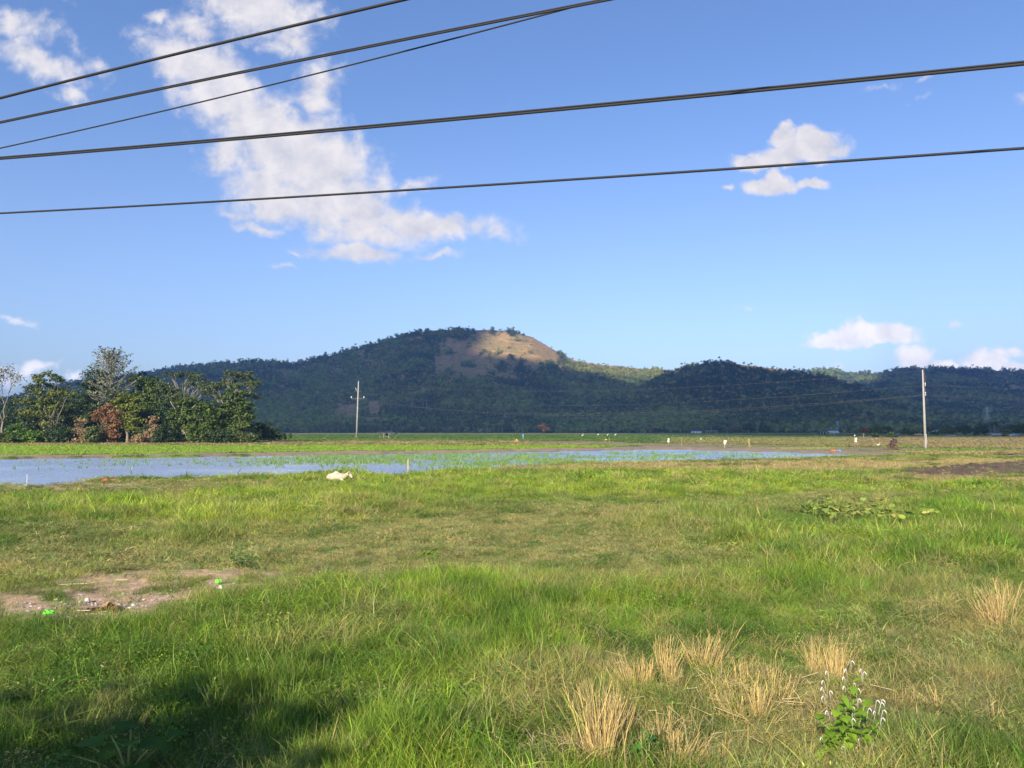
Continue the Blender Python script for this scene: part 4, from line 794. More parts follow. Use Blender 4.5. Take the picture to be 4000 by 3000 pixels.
def bare_tree(name, label, px, y, top, seed, spread=.5, leaves_=0, bark=None, r0=.2, depth=5, kd='silver', group=None):
    x = pdir(px, 1700)[0] * y; hh = H + pdir(px, top)[1] * y; root = empty(name, (x, y, 0)); tag(root, label, 'tree', group); rr = random.Random(seed); mb = MB(); tips = []
    def go(p, d, ln, r, k):
        q = p + d * ln; limb(mb, p, q, r, r * .7, 0, rr, 3, .05)
        if k == 0: tips.append(q); return
        for _ in range(rr.choice([2, 3]) if k > 1 else 3):
            go(q, (d + Vector((rr.uniform(-1, 1), rr.uniform(-1, 1) * .7, rr.uniform(-.3, .6))) * spread).normalized(), ln * rr.uniform(.62, .85), r * .62, k - 1)
        if k < depth: tips.append(q)
    go(Vector((0, 0, 0)), Vector((.05, 0, 1)), hh * .30, r0, depth); zm = max(t.z for t in tips); sc = hh / zm
    mb.v = [(v[0] * sc, v[1] * sc, v[2] * sc) for v in mb.v]; mb.build('trunk', bark or BARKP, root)
    if leaves_:
        V, Q, LV = leaves([(t.x * sc, t.y * sc, t.z * sc, .5, .5, .4) for t in tips], leaves_, .34, seed, 3, .4); np_mesh('crown', V, Q, None, LEAF[kd], attrs={'lv': ('FLOAT', LV)}, parent=root)
    return root
bare_tree('bare_tree', 'nearly leafless grey tree at the left edge of the photo', 5, D + 5, 1412, 61, .55, 900, BARKP, .22, 6, 'silver', GRP)
# single trees and bushes at the far edge of the fields
FE = 'single trees along the foot of the hills'
bare_tree('bare_tree', 'leafless pale tree standing alone at the field edge, centre right', 2519, gd(1692.5), 1656, 62, .6, 0, BARKP, .32, 4, group=FE)
bare_tree('bare_tree', 'leafless pale forked tree right of the house with the blue roof', 3298, gd(1697), 1662, 63, .4, 0, BARKP, .32, 4, group=FE)
bare_tree('bare_tree', 'bent leafless trunk on the field left of the large dark tree', 3372, gd(1714), 1693, 64, .5, 0, BARK, .10, 3, group=FE)
tree('dry_tree', 'tree', 'reddish-brown bare-looking tree on the field edge below the bare summit', 2123, gd(1693.5), 1655, 44, 'brown', dome(6, 65, .35), 700, leaf=.8, seed=65, bark=BARKD, group=FE)
for i, (px, by, top, w, kd, lab) in enumerate([
    (2142, 1692.5, 1683, 22, 'dark', 'small dark bush at the foot of the reddish-brown tree'), (2472, 1692, 1684, 16, 'dark', 'small dark bush left of the lone leafless pale tree'), (1960, 1690, 1660, 46, 'dark', 'dark round tree at the field edge left of the reddish-brown tree'), (1990, 1690, 1664, 30, 'dark', 'dark tree just right of the dark round tree at the field edge'),
    (1365, 1690, 1672, 40, 'olive', 'olive tree at the field edge left of the left power pole'), (1770, 1689, 1668, 50, 'olive', 'olive tree at the field edge right of the blue-roofed shed'), (2570, 1691, 1672, 40, 'dark', 'dark bushy tree left of the white-walled houses, centre right'),
    (2800, 1692, 1666, 46, 'dark', 'dark tree behind the long dark-roofed shed'), (2870, 1693, 1662, 60, 'olive', 'olive tree right of the long dark-roofed shed'), (2925, 1693, 1652, 50, 'dark', 'tall dark tree with a layered top, centre right field edge'), (2985, 1694, 1660, 44, 'dark', 'dark tree left of the tiny open hut'),
    (3385, 1700, 1668, 60, 'brown', 'brownish tree left of the large dark tree, right part of the photo'), (3440, 1706, 1664, 90, 'dark', 'large dark spreading tree standing out on the field, right part of the photo'), (3485, 1712, 1690, 40, 'dark', 'small green tree touching the right side of the large dark tree'), (3417, 1712, 1694, 26, 'dark', 'small green tree in front of the large dark tree'),
    (3537, 1703, 1672, 36, 'olive', 'rounded olive tree left of the orange-roofed shed'), (3570, 1703, 1682, 26, 'mid', 'small rounded green tree just left of the orange-roofed shed'), (3630, 1700, 1668, 50, 'dark', 'dark tree right of the right power pole'), (3700, 1702, 1665, 60, 'mid', 'green tree midway between the right pole and the grey-roofed house'), (3765, 1703, 1662, 60, 'dark', 'dark bushy tree two trees left of the grey-roofed house'), (3830, 1703, 1655, 60, 'dark', 'tall dark tree directly left of the grey-roofed house'),
    (3930, 1706, 1678, 36, 'olive', 'low olive tree between the grey-roofed house and the blue-roofed house'), (3950, 1700, 1662, 50, 'dark', 'dark tree behind the blue-roofed house near the right edge'), (3992, 1706, 1655, 70, 'dark', 'large dark tree at the right edge of the photo')]):
    tree('field_tree', 'tree', lab, px, gd(by), top, w * 1.1, kd, dome(6, 110 + i, .25), 700 + w * 14, leaf=gd(by) * .0016 + .2, seed=110 + i, bark=BARK, limbs=True, trunk_r=.2, group=FE, subr=.36)
def palm(label, px, y, top, seed):
    x = pdir(px, 1700)[0] * y; hh = H + pdir(px, top)[1] * y; root = empty('palm_tree', (x, y, 0)); tag(root, label, 'palm', 'palms at the foot of the hills'); rr = random.Random(seed); mb = MB(); p = limb(mb, (0, 0, 0), (rr.uniform(-.6, .6), 0, hh * .86), .22, .14, 0, rr, 5, .02); mb.build('trunk', BARKP, root)
    V = []; Q = []; LV = []
    for i in range(20):
        az = i * 2.4; el_ = 1.1 - 1.3 * (i / 20); q = np.array(p[-1]); ln = hh * .09
        for s in range(5):
            d = np.array([math.cos(az) * math.cos(el_), math.sin(az) * math.cos(el_), math.sin(el_)]) * ln; w_ = np.array([-math.sin(az), math.cos(az), -.4]) * ln * (.45 if s < 3 else .25)
            for sg in (1, -1): b = len(V); V += [q, q + d, q + d + w_ * sg, q + w_ * sg * .8]; Q.append((b, b + 1, b + 2, b + 3)); LV += [.3 + .4 * rr.random()] * 4
            q = q + d; el_ -= .42
    np_mesh('crown', V, Q, None, LEAF['dark'], attrs={'lv': ('FLOAT', LV)}, parent=root)
palm('tall coconut palm rising left of the grey-roofed house near the right edge', 3888, gd(1702), 1648, 1); palm('coconut palm directly behind the right end of the long dark-roofed shed', 2838, gd(1691), 1660, 2); palm('coconut palm right of the lone leafless tree, centre right field edge', 2545, gd(1690), 1664, 3); palm('coconut palm at the field edge below the small brown clearing', 1640, gd(1689.5), 1662, 4)
# the tree beside the road behind the viewer whose shade falls into the lower left corner
rt_ = tree('roadside_tree', 'tree', 'leafy roadside tree standing behind the viewer on the left', 2000, 30, 1500, 300, 'mid', dome(8, 140, .3), 5200, leaf=.22, seed=141)
rt_.location = (-6.5, -4.6, 0); rt_.scale = (1.9, 1.3, 1.5)
# ------------------------------------------------------------------ overhead cables beside the road
CAB = plain('cable_rubber', (.008, .008, .011), .75, .1, 20)
def cable(name, label, pts_px, off, thick, ang=-72.0, strands=1, ext=(-16, 22)):
    """the cable hangs in an upright plane along the road, off metres from the viewer"""
    an = math.radians(ang); dx, dy = math.sin(an), math.cos(an); nx, ny = -dy * -1, dx * -1   # plane normal
    nx, ny = math.cos(an), -math.sin(an)
    if nx * 0 + ny * 1 < 0: nx, ny = -nx, -ny
    P = []
    for (px, py) in pts_px:
        u, w = pdir(px, py); k = off / (u * nx + ny); P.append(Vector((u * k, k, H + w * k)))
    # smooth curve z over distance along the plane
    s = [p.x * dx + p.y * dy for p in P]; z = [p.z for p in P]; co = np.polyfit(s, z, 2 if len(P) > 2 else 1)
    s0, s1 = min(s) + ext[0], max(s) + -ext[0]; pts = []
    for i in range(60):
        q = s0 + (s1 - s0) * i / 59; pts.append(Vector((dx * q + nx * off, dy * q + ny * off, float(np.polyval(co, q)))))
    mb = MB()
    if strands == 1: mb.tube(pts, thick, 8)
    else:
        mb.tube(pts, thick * .62, 8); mb.tube([p + Vector((0, 0, thick * 1.15)) + Vector((nx, ny, 0)) * thick * .2 for p in pts], thick * .42, 6)
    o = mb.build(name, CAB, None, True); tag(o, label, 'cable', 'power and telephone cables crossing the sky'); return o
cable('overhead_cable', 'topmost thick cable, leaving the photo at the top left of centre', [(0, 382), (500, 262), (1000, 130), (1590, -2)], 9, .021)
cable('overhead_cable', 'thick bundled cable second from the top, meeting a thinner one near the top edge', [(0, 480), (800, 316), (1600, 148), (2020, 72), (2400, -4)], 10, .024, strands=2)
cable('overhead_cable', 'thin cable that starts third at the left edge and joins the thick bundle above', [(0, 578), (700, 420), (1300, 278), (1900, 108), (2060, 68), (2400, -6)], 10.15, .012)
cable('overhead_cable', 'long double cable fourth from the top, running edge to edge', [(0, 620), (1000, 541), (2000, 447), (3000, 345), (4000, 255)], 12, .036, strands=2)
cable('overhead_cable', 'lowest thin cable crossing the whole photo below the long double cable', [(0, 833), (1000, 778), (2000, 718), (3000, 647), (4000, 580)], 14, .024)

# ------------------------------------------------------------------ power poles on the fields
CONC = plain('pole_concrete', (.28, .275, .26), .85, .18, 1.5); STEEL = plain('dark_steel', (.05, .035, .035), .6, .2, 8); PORC = plain('insulator_glaze', (.70, .72, .70), .25, .1, 8); WOOD = plain('weathered_wood', (.28, .22, .16), .9, .25, 6)
def mpx(y): return y / F
yl = gd(1712); m_ = mpx(yl)
pl_root = empty('power_pole', (pdir(1393, 1700)[0] * yl, yl, 0)); tag(pl_root, 'tall concrete pole with two dark crossarms and stay wires, standing left beside the field hut', 'power pole', 'power poles on the fields')
Hp = H + pdir(1393, 1488)[1] * yl; lean_ = 5 * m_
MB().tube([(0, 0, -.2), (lean_ * .5, 0, Hp * .5), (lean_, 0, Hp)], [.25, .20, .14], 12).build('shaft', CONC, pl_root, True)
def zat(py): return H + pdir(1393, py)[1] * yl
def xat(px): return (px - 1393) * m_
MB().box((lean_ * .5, 0, zat(1557)), (xat(1423) - xat(1368), .16, .16)).box((lean_ * .5, .12, zat(1556)), (1.0, .2, .35)).build('crossarm', STEEL, pl_root)
MB().box((lean_ * .8, 0, zat(1529)), (xat(1411) - xat(1385), .14, .14)).build('crossarm', STEEL, pl_root)
for px, py in ((1371, 1554), (1420, 1554), (1390, 1525)):
    mb = MB(); b = Vector((xat(px), 0, zat(py)))
    for k in range(4): mb.tube([b + Vector((-.07 * k * (px == 1390), 0, k * .20 * (1 if px == 1390 else .5))), b + Vector((-.07 * k * (px == 1390), 0, k * .20 * (1 if px == 1390 else .5) + .09))], .12, 8)
    mb.build('insulator', PORC, pl_root)
MB().tube([(lean_, 0, Hp - .3), (xat(1353), 1, zat(1548)), (xat(1300), 2, zat(1620)), (xat(1245), 3, 0)], .022, 4).build('stay_wire', STEEL, pl_root)
MB().tube([(lean_, 0, Hp - 3), (xat(1430), -1, zat(1610)), (xat(1480), -2, 0)], .022, 4).build('stay_wire', STEEL, pl_root)
MB().blob((0, 0, .1), (.7, .5, .35), 3, .3, 2, 1).build('footing', plain('pole_mound', (.14, .11, .07), .95), pl_root)
yr = gd(1751); n_ = mpx(yr)
pr_root = empty('power_pole', (pdir(3614, 1700)[0] * yr, yr, 0)); tag(pr_root, 'tall pale concrete pole standing on the mud at the right, before the ridge', 'power pole', 'power poles on the fields')
Hq = H + pdir(3612, 1444)[1] * yr; zr = lambda py: H + pdir(3612, py)[1] * yr
MB().tube([(0, 0, -.2), (-.03, 0, Hq * .5), (-.06, 0, Hq)], [.17, .125, .075], 12).build('shaft', CONC, pr_root, True)
MB().tube([(0, 0, -.1), (0, 0, zr(1695))], [.175, .150], 14).build('base_sleeve', plain('painted_concrete', (.34, .33, .31), .85, .1, 2), pr_root, True)
mb = MB()
for py in (1480, 1502, 1521, 1540): mb.box((.13, 0, zr(py)), (.16, .07, .07))
mb.tube([(.10, 0, zr(1450)), (.22, 0, zr(1480)), (.14, 0, zr(1521)), (.2, 0, zr(1545))], .018, 5); mb.build('bracket', plain('rusty_bracket', (.20, .07, .05), .7), pr_root)
for py in (1497, 1504, 1534, 1542): MB().tube([(.20, 0, zr(py) + .06), (.20, 0, zr(py) - .06)], .05, 8).build('insulator', PORC, pr_root)
MB().tube([(.1, 0, zr(1500)), (.45, 0, zr(1600)), (.85, 0, 0)], .012, 4).build('stay_wire', STEEL, pr_root)
WIRE = plain('far_wire', (.14, .11, .10), .5, .1, 8)
def wire(label, a_, b_, sag):
    pts = [a_.lerp(b_, i / 24) - Vector((0, 0, sag * 4 * (i / 24) * (1 - i / 24))) for i in range(25)]
    o = MB().tube(pts, .010, 4).build('power_line', WIRE); tag(o, label, 'power line', 'power lines strung between the far poles')
LP = lambda px, py: at(px, py, yl); RP = lambda px, py: at(px, py, yr)
wire('upper wire from the left pole to the pale right pole', LP(1398, 1530), RP(3608, 1504), 3.1)
wire('middle wire from the left pole to the pale right pole', LP(1371, 1555), RP(3609, 1542), 3.2)
wire('lower wire running close under the middle wire to the pale right pole', LP(1421, 1557), RP(3610, 1545), 3.4)
wire('faint top wire from the left pole tip to the tip of the right pole', LP(1397, 1490), RP(3612, 1448), 2.6)
wire('upper wire running off to the right edge from the pale pole', RP(3616, 1504), at(4500, 1518, yr + 12), .3)
wire('lower wire running off to the right edge from the pale pole', RP(3616, 1545), at(4500, 1560, yr + 12), .3)
wire('thin wire running off to the left from the left pole top', LP(1397, 1490), at(500, 1560, yl + 110), 1.0)

# ------------------------------------------------------------------ field hut
yh = gd(1714); k_ = mpx(yh); hr = empty('field_hut', (pdir(1511, 1700)[0] * yh, yh, 0)); tag(hr, 'small open farm shelter on posts with a dark sagging tin roof, beside the left pole', 'hut')
zz = lambda py: H + pdir(1511, py)[1] * yh; xx_ = lambda px: (px - 1511) * k_
TIN = plain('dark_tin_roof', (.025, .035, .06), .8, .3, 1.5)
mb = MB()
rp = [(1474, 1691.5), (1500, 1690), (1526, 1689), (1548, 1695.5)]
for (a_, b_) in zip(rp, rp[1:]):
    x0, z0 = xx_(a_[0]), zz(a_[1]); x1, z1 = xx_(b_[0]), zz(b_[1])
    mb.add([(x0, -1.4, z0 + .02), (x1, -1.4, z1 + .02), (x1, 1.4, z1 + .04), (x0, 1.4, z0 + .04), (x0, -1.4, z0 + .18), (x1, -1.4, z1 + .18), (x1, 1.4, z1 + .20), (x0, 1.4, z0 + .20)], [(0, 1, 5, 4), (1, 2, 6, 5), (2, 3, 7, 6), (3, 0, 4, 7), (4, 5, 6, 7), (3, 2, 1, 0)])
mb.build('roof', TIN, hr)
for px, yy_, tp in ((1484, 0, 1692), (1501, -1.1, 1692), (1506, 1.1, 1690), (1518, 1.0, 1690), (1522, -1.1, 1691), (1540, .6, 1694)):
    MB().tube([(xx_(px), yy_, 0), (xx_(px) + .03, yy_, zz(tp))], .07, 6).build('post', WOOD, hr)
MB().box((xx_(1511), 0, .55), (1.5, 1.3, .08)).box((xx_(1511) - .5, 0, .3), (.1, 1.1, .5)).box((xx_(1511) + .5, 0, .3), (.1, 1.1, .5)).build('bench', WOOD, hr)
MB().blob((xx_(1511), .2, .95), (.35, .3, .4), 4, .2).build('sack', plain('dark_sack', (.04, .06, .05), .9), hr)

# ------------------------------------------------------------------ houses at the foot of the hills
WH = plain('white_wall', (.66, .65, .60), .9, .1, .8); GRY = plain('grey_tin', (.33, .33, .33), .6, .15, 1); BLU = plain('blue_tin', (.10, .19, .42), .6, .15, 1); ORG = plain('orange_wall', (.50, .26, .14), .9, .1, 1); DRK = plain('dark_opening', (.03, .03, .03), .9); DTIN = plain('brown_tin', (.12, .10, .09), .6, .2, 1); CRM = plain('cream_wall', (.50, .46, .36), .9, .1, 1)
def house(name, cat, label, px, by, w, h, roofm, wallm, n_open=3, pitch=.25, open_=False, gable=False):
    y = gd(by); s = y / F; root = empty(name, (pdir(px, 1700)[0] * y, y, 0)); tag(root, label, cat, 'farm buildings at the foot of the hills')
    W_ = w * s; Hh = h * s * (1 - pitch); Dp = min(W_ * .6, 7); R_ = h * s * pitch
    if open_:
        for i in range(n_open + 1): MB().box((-W_ / 2 + W_ * i / n_open, -Dp / 2, Hh / 2), (.25, .25, Hh)).build('post', wallm, root)
        MB().box((0, Dp / 2, Hh * .4), (W_ * .98, .12, Hh * .8)).build('wall', DRK, root)
    else:
        MB().box((0, 0, Hh / 2), (W_, Dp, Hh)).build('wall', wallm, root)
        for i in range(n_open): MB().box((-W_ / 2 + W_ * (i + .5) / n_open, -Dp / 2 - .02, Hh * (.45 if i else .38)), (W_ / n_open * .35, .06, Hh * (.38 if i else .7))).build('window' if i else 'door', DRK, root)
    e = .5; mb = MB()
    for sg in (-1, 1):
        a0 = (-W_ / 2 - e, sg * (Dp / 2 + e), Hh - .03); a1 = (W_ / 2 + e, sg * (Dp / 2 + e), Hh - .03); b1 = (W_ / 2 + e, 0, Hh + R_); b0 = (-W_ / 2 - e, 0, Hh + R_)
        t_ = .1; mb.add([a0, a1, b1, b0] + [(p[0], p[1], p[2] + t_) for p in (a0, a1, b1, b0)], [(0, 1, 2, 3), (4, 7, 6, 5), (0, 4, 5, 1), (1, 5, 6, 2), (2, 6, 7, 3), (3, 7, 4, 0)])
    mb.build('roof', roofm, root)
    return root
house('shed', 'shed', 'low long shed with an orange wall, just right of the left pole base', 1418, 1688.5, 22, 6, DTIN, ORG, 2)
house('gate_house', 'house', 'tiny white framed house at the field edge above the hut, leftmost of two', 1473, 1687.5, 8, 9, GRY, WH, 1)
house('shed', 'shed', 'small orange-walled shed behind the hut roof', 1487, 1688, 8, 7, GRY, ORG, 1)
house('shed', 'shed', 'pale low shed with a grey roof between the hut and the blue-roofed shed', 1504, 1687.5, 14, 5, GRY, CRM, 2)
house('blue_roof_shed', 'shed', 'dark open shed with a wide blue roof, right of the hut', 1567, 1688.5, 44, 9, BLU, CRM, 4, .4, True)
house('house', 'house', 'white-walled house with a bluish roof, left of the long white shed', 2628, 1690, 20, 8, BLU, WH, 2)
house('shed', 'shed', 'small pale shed directly left of the long white shed', 2661, 1689.5, 14, 5, GRY, WH, 1)
house('long_shed', 'shed', 'long white shed with a blue-grey roof, middle of the right field edge', 2720, 1692, 36, 9, BLU, WH, 3)
house('long_shed', 'shed', 'long dark-roofed open shed right of the long white shed', 2776, 1692.5, 46, 11, DTIN, CRM, 6, .3, True)
house('house', 'house', 'small grey-roofed house half hidden in trees, centre right', 2897, 1690, 22, 7, GRY, CRM, 2)
house('hut', 'hut', 'tiny open thatched hut standing out on the field, centre right', 2966, 1697.5, 13, 4.5, plain('thatch', (.32, .24, .13), .95), WOOD, 2, .4, True)
house('open_shed', 'shed', 'open shed on white posts left of the house with the blue top', 3218, 1697.5, 34, 12, DTIN, WH, 3, .3, True)
hb = house('house', 'house', 'house with a pale blue pointed roof and a blue flag-like cover on top', 3254, 1697.5, 32, 14, plain('pale_blue_tin', (.36, .44, .60), .5, .1, 1), CRM, 2, .5)
MB().box((2.2, -.5, 5.2), (1.1, .3, 1.6)).build('blue_cover', BLU, hb)
house('shed', 'shed', 'low grey wall and shed left of the orange-roofed shed', 3530, 1703, 24, 5, GRY, plain('grey_wall', (.30, .30, .30), .9), 2)
house('shed', 'shed', 'small shed with an orange-tan roof left of the right pole', 3586, 1703.5, 19, 8, plain('orange_roof', (.55, .33, .19), .8), GRY, 1, .5)
hw_ = house('house', 'house', 'long white house set back among trees just right of the right pole', 3642, 1699, 27, 8, GRY, WH, 3, .15); hw_.location.z = 1.1
house('house', 'house', 'low white-walled house half hidden behind grass, midway to the right edge', 3710, 1704.5, 26, 4.5, GRY, WH, 2)
house('house', 'house', 'house with a broad grey roof and a bright white front, near the right edge', 3892, 1705, 42, 10, GRY, WH, 4, .4)
hz2 = house('house', 'house', 'white-walled house with a blue tarpaulin on its roof, nearest the right edge', 3956, 1706.5, 24, 9, GRY, WH, 2, .25)
MB().add([(.2, -1.6, .75), (1.3, -1.6, .7), (1.2, 1.2, .85), (.5, 1.2, 1.15), (.7, -.3, 1.2)], [(0, 1, 4), (1, 2, 4), (2, 3, 4), (3, 0, 4), (0, 3, 2, 1)]).build('tarpaulin', BLU, hz2)
# lattice mast on the far slope
ty = 820; tr = empty('transmission_tower', at(3857, 1642, ty)); tag(tr, 'pale steel lattice transmission tower on the slope near the right edge', 'pylon'); hh = 50 * ty / F; mb = MB(); w0 = 2.4
for sx in (-1, 1):
    for sy in (-1, 1): mb.tube([(sx * w0, sy * w0, -3), (sx * .7, sy * .7, hh * .6), (sx * .35, sy * .35, hh)], .14, 4)
for i in range(7):
    z0 = hh * i / 7; z1 = hh * (i + 1) / 7; f_ = lambda z: w0 + (.45 - w0) * min(1, z / hh / .75)
    for sg in (-1, 1): mb.tube([(sg * f_(z0), -f_(z0), z0), (-sg * f_(z1), -f_(z1), z1)], .09, 4); mb.tube([(sg * f_(z0), f_(z0), z0), (-sg * f_(z1), f_(z1), z1)], .09, 4)
mb.build('mast', plain('galvanised', (.42, .46, .50), .5), tr)
for z, wd in ((hh * .66, 4.6), (hh * .80, 4.2), (hh * .93, 3.2)): MB().tube([(-wd, 0, z), (0, 0, z + .9), (wd, 0, z)], .13, 4).tube([(-wd, 0, z), (wd, 0, z)], .13, 4).build('crossarm', plain('galvanised', (.42, .46, .50), .5), tr)

# ------------------------------------------------------------------ markers and scarecrows on the fields
BAM = plain('bamboo', (.45, .33, .16), .8, .2, 10); SHEETW = plain('white_sack_cloth', (.62, .60, .53), .8, .08, 6); SHEETB = plain('blue_plastic', (.08, .22, .52), .5, .1, 6); YEL = plain('yellow_plastic', (.62, .48, .10), .5, .1, 6); REDO = plain('orange_plastic', (.62, .13, .05), .5, .15, 6)
def ragged(y, pxs, x0, mat, parent, name='cloth'):
    s = y / F; k = [((p[0] - x0) * s, H + pdir(x0, p[1])[1] * y) for p in pxs]; n2 = len(k); cx = sum(p[0] for p in k) / n2; cz = sum(p[1] for p in k) / n2
    fr = [(p[0], -.04 - .03 * (i % 2), p[1]) for i, p in enumerate(k)] + [(cx, -.12, cz)]; bk = [(p[0], .04, p[1]) for p in k] + [(cx, .09, cz)]
    fs = [(i, (i + 1) % n2, n2) for i in range(n2)] + [(n2 + 1 + (i + 1) % n2, n2 + 1 + i, 2 * n2 + 1) for i in range(n2)] + [(i, n2 + 1 + i, n2 + 1 + (i + 1) % n2, (i + 1) % n2) for i in range(n2)]
    return MB().add(fr + bk, fs).build(name, mat, parent)
def marker(name, cat, label, px, by, top, r=.02, lean=0, mat=None, group='markers and bird scarers on the fields'):
    y = gd(by); root = empty(name, (pdir(px, by)[0] * y, y, 0)); tag(root, label, cat, group)
    MB().tube([(0, 0, -.1), (lean * y / F, 0, H + pdir(px, top)[1] * y)], [r * 1.2, r], 6).build('stick', mat or BAM, root); return root, y
r_, y_ = marker('bird_scarer', 'scarecrow', 'white sack on a stick, leftmost white marker on the mud right of centre', 2611, 1737, 1712, .022); ragged(y_, [(2608, 1724), (2609, 1714), (2612, 1711.5), (2615, 1714), (2614, 1722), (2616, 1727), (2607, 1727)], 2611, SHEETW, r_)
r_, y_ = marker('bird_scarer', 'scarecrow', 'large white sack hung on a short stick at the water edge', 2831, 1750, 1719, .03); ragged(y_, [(2827, 1729), (2828, 1720), (2833, 1720), (2840, 1722), (2837, 1729), (2834, 1734), (2831, 1738), (2828, 1734)], 2831, SHEETW, r_)
r_, y_ = marker('bird_scarer', 'scarecrow', 'white sheet on a thin stick with a small white bottle above, right of the water', 3340, 1747, 1699, .014); ragged(y_, [(3339, 1711), (3348, 1710), (3346, 1720), (3347, 1727), (3349, 1728), (3339, 1727), (3341, 1718)], 3340, SHEETW, r_); MB().blob((0, 0, H + pdir(3340, 1701)[1] * y_), (.07, .07, .09), 1, .05).build('bottle', SHEETW, r_)
r_, y_ = marker('flag_post', 'flag', 'blue sheet wrapped on a post beyond the water, centre', 2044, 1720, 1697, .03); ragged(y_, [(2041.5, 1709), (2041, 1698), (2043, 1697), (2046, 1698), (2046, 1710), (2043, 1711)], 2044, SHEETB, r_)
r_, y_ = marker('scarecrow', 'scarecrow', 'scarecrow of yellow and orange rags left of the blue wrapped post', 2016, 1730, 1713, .025); ragged(y_, [(2016, 1716), (2023, 1719), (2024, 1722), (2020, 1721), (2016, 1719)], 2016, YEL, r_, 'arm_rag'); ragged(y_, [(2007, 1724), (2010, 1722), (2015, 1722), (2016, 1729), (2011, 1727)], 2016, REDO, r_, 'body_rag')
r_, y_ = marker('flag_post', 'flag', 'short stick with a yellow rag on the mud, below the lone leafless tree', 2364, 1729, 1709, .02); ragged(y_, [(2364, 1714), (2368, 1716), (2372, 1716), (2371, 1719), (2365, 1718)], 2364, YEL, r_)
marker('stake', 'stake', 'thin stake with a dark clod at its foot beside the yellow rag', 2380, 1731, 1709, .022); marker('stake', 'stake', 'tall thin stake on the mud just right of the leftmost white marker', 2663, 1742, 1709, .018)
r_, y_ = marker('stake', 'stake', 'tall bamboo stake with a leaning branch on the mud, right of the large white sack', 2926, 1746, 1713, .032); MB().tube([(.05, 0, .6), (.2, 0, .1), (.36, 0, 0)], .02, 5).build('branch', BAM, r_)
r_, y_ = marker('stake', 'stake', 'thin leaning stake with a white scrap on top, left of the large white sack', 2730, 1733, 1715, .014, 7); MB().blob((.35, 0, H + pdir(2735, 1715)[1] * y_), (.16, .04, .06), 5, .2).build('scrap', SHEETW, r_)
marker('stake', 'stake', 'short white stake on the dry grass right of the lime green strip', 3247, 1737, 1731, .035, 0, SHEETW); marker('water_stake', 'stake', 'pale stake standing in the water right of the white calf', 1594, 1849, 1793, .03, 0, BAM); marker('water_stake', 'stake', 'thin whitish stake in the water near the left edge', 105, 1892, 1852, .010, 0, SHEETW)
for px, py, lab in ((2275, 1706, 'leftmost of the small white egrets on the far green field'), (2336, 1703, 'second small white egret on the far green field'), (2373, 1704, 'third small white egret, right of the short stick with the yellow rag'), (2403, 1704, 'rightmost small white egret on the far green field'), (3431, 1746, 'white egret standing on the mud left of the hand tractor')):
    y = gd(py); s_ = .8 if py > 1740 else 1.4; root = empty('egret', (pdir(px, py)[0] * y, y, 0)); tag(root, lab, 'bird', 'egrets on the fields')
    b = MB().blob((0, 0, .34 * s_), (.20 * s_, .10 * s_, .11 * s_), 2, .05); b.tube([(.14 * s_, 0, .36 * s_), (.24 * s_, 0, .5 * s_), (.20 * s_, 0, .64 * s_), (.26 * s_, 0, .70 * s_), (.38 * s_, 0, .68 * s_)], [.05 * s_, .03 * s_, .025 * s_, .035 * s_, .006 * s_], 6); b.tube([(0, .03, .3 * s_), (0, .03, 0)], .012 * s_, 4); b.tube([(.03, -.03, .3 * s_), (.03, -.03, 0)], .012 * s_, 4); b.build('body', SHEETW, root, True)
# bags by the water
for px, mat, lab, nm in ((3258, REDO, 'orange plastic bag lying on the bank beside the blue one', 'plastic_bag'), (3275, SHEETB, 'blue plastic bag lying on the bank beside the orange one', 'plastic_bag')):
    p = G(px, 1767); s_ = p.y / F; o = MB().blob((0, 0, .16), (10 * s_, .25, 4.2 * s_), px, .35, 3, 1).build(nm, mat, loc=p); tag(o, lab, 'bag')
# hand tractor
y = gd(1757); s_ = y / F; tr_ = empty('hand_tractor', (pdir(3487, 1757)[0] * y, y, 0)); tag(tr_, 'rusty brown two-wheeled hand tractor with long handles parked on the mud', 'tractor'); RUST = plain('rust', (.13, .065, .04), .8, .35, 8); ENG = plain('engine_dark', (.035, .03, .03), .6, .2, 10)
for yy_ in (-.4, .4):
    mb = MB(); cx, cz, rr_ = .0, .32, .34
    for i in range(12):
        a_ = i * math.pi / 6; p = Vector((cx + rr_ * math.cos(a_), yy_, cz + rr_ * math.sin(a_))); mb.tube([(cx, yy_, cz), p], .015, 4); mb.box(p, (.05, .26, .12), 0, 0)
    mb.tube([(cx + rr_ * math.cos(i * math.pi / 12), yy_, cz + rr_ * math.sin(i * math.pi / 12)) for i in range(25)], .025, 5, False); mb.build('wheel', RUST, tr_)
MB().tube([(0, -.5, .32), (0, .5, .32)], .04, 8).box((0, 0, .55), (.5, .35, .35)).build('gearbox', ENG, tr_); MB().box((.18, 0, .88), (.62, .38, .34)).box((.3, 0, 1.12), (.3, .3, .2)).tube([(.05, .1, 1.0), (.05, .1, 1.3)], .035, 8).build('engine', ENG, tr_); MB().box((.22, .0, 1.28), (.34, .26, .14)).build('fuel_tank', RUST, tr_)
for yy_ in (-.22, .22): MB().tube([(0, yy_, .75), (-.7, yy_, .93), (-1.9, yy_ * 1.2, .80)], [.03, .025, .022], 6).build('handle', RUST, tr_)
MB().blob((0, 0, .08), (.8, .5, .2), 8, .35, 3, 1).build('mud', plain('wet_mud', (.10, .06, .045), .8), tr_)

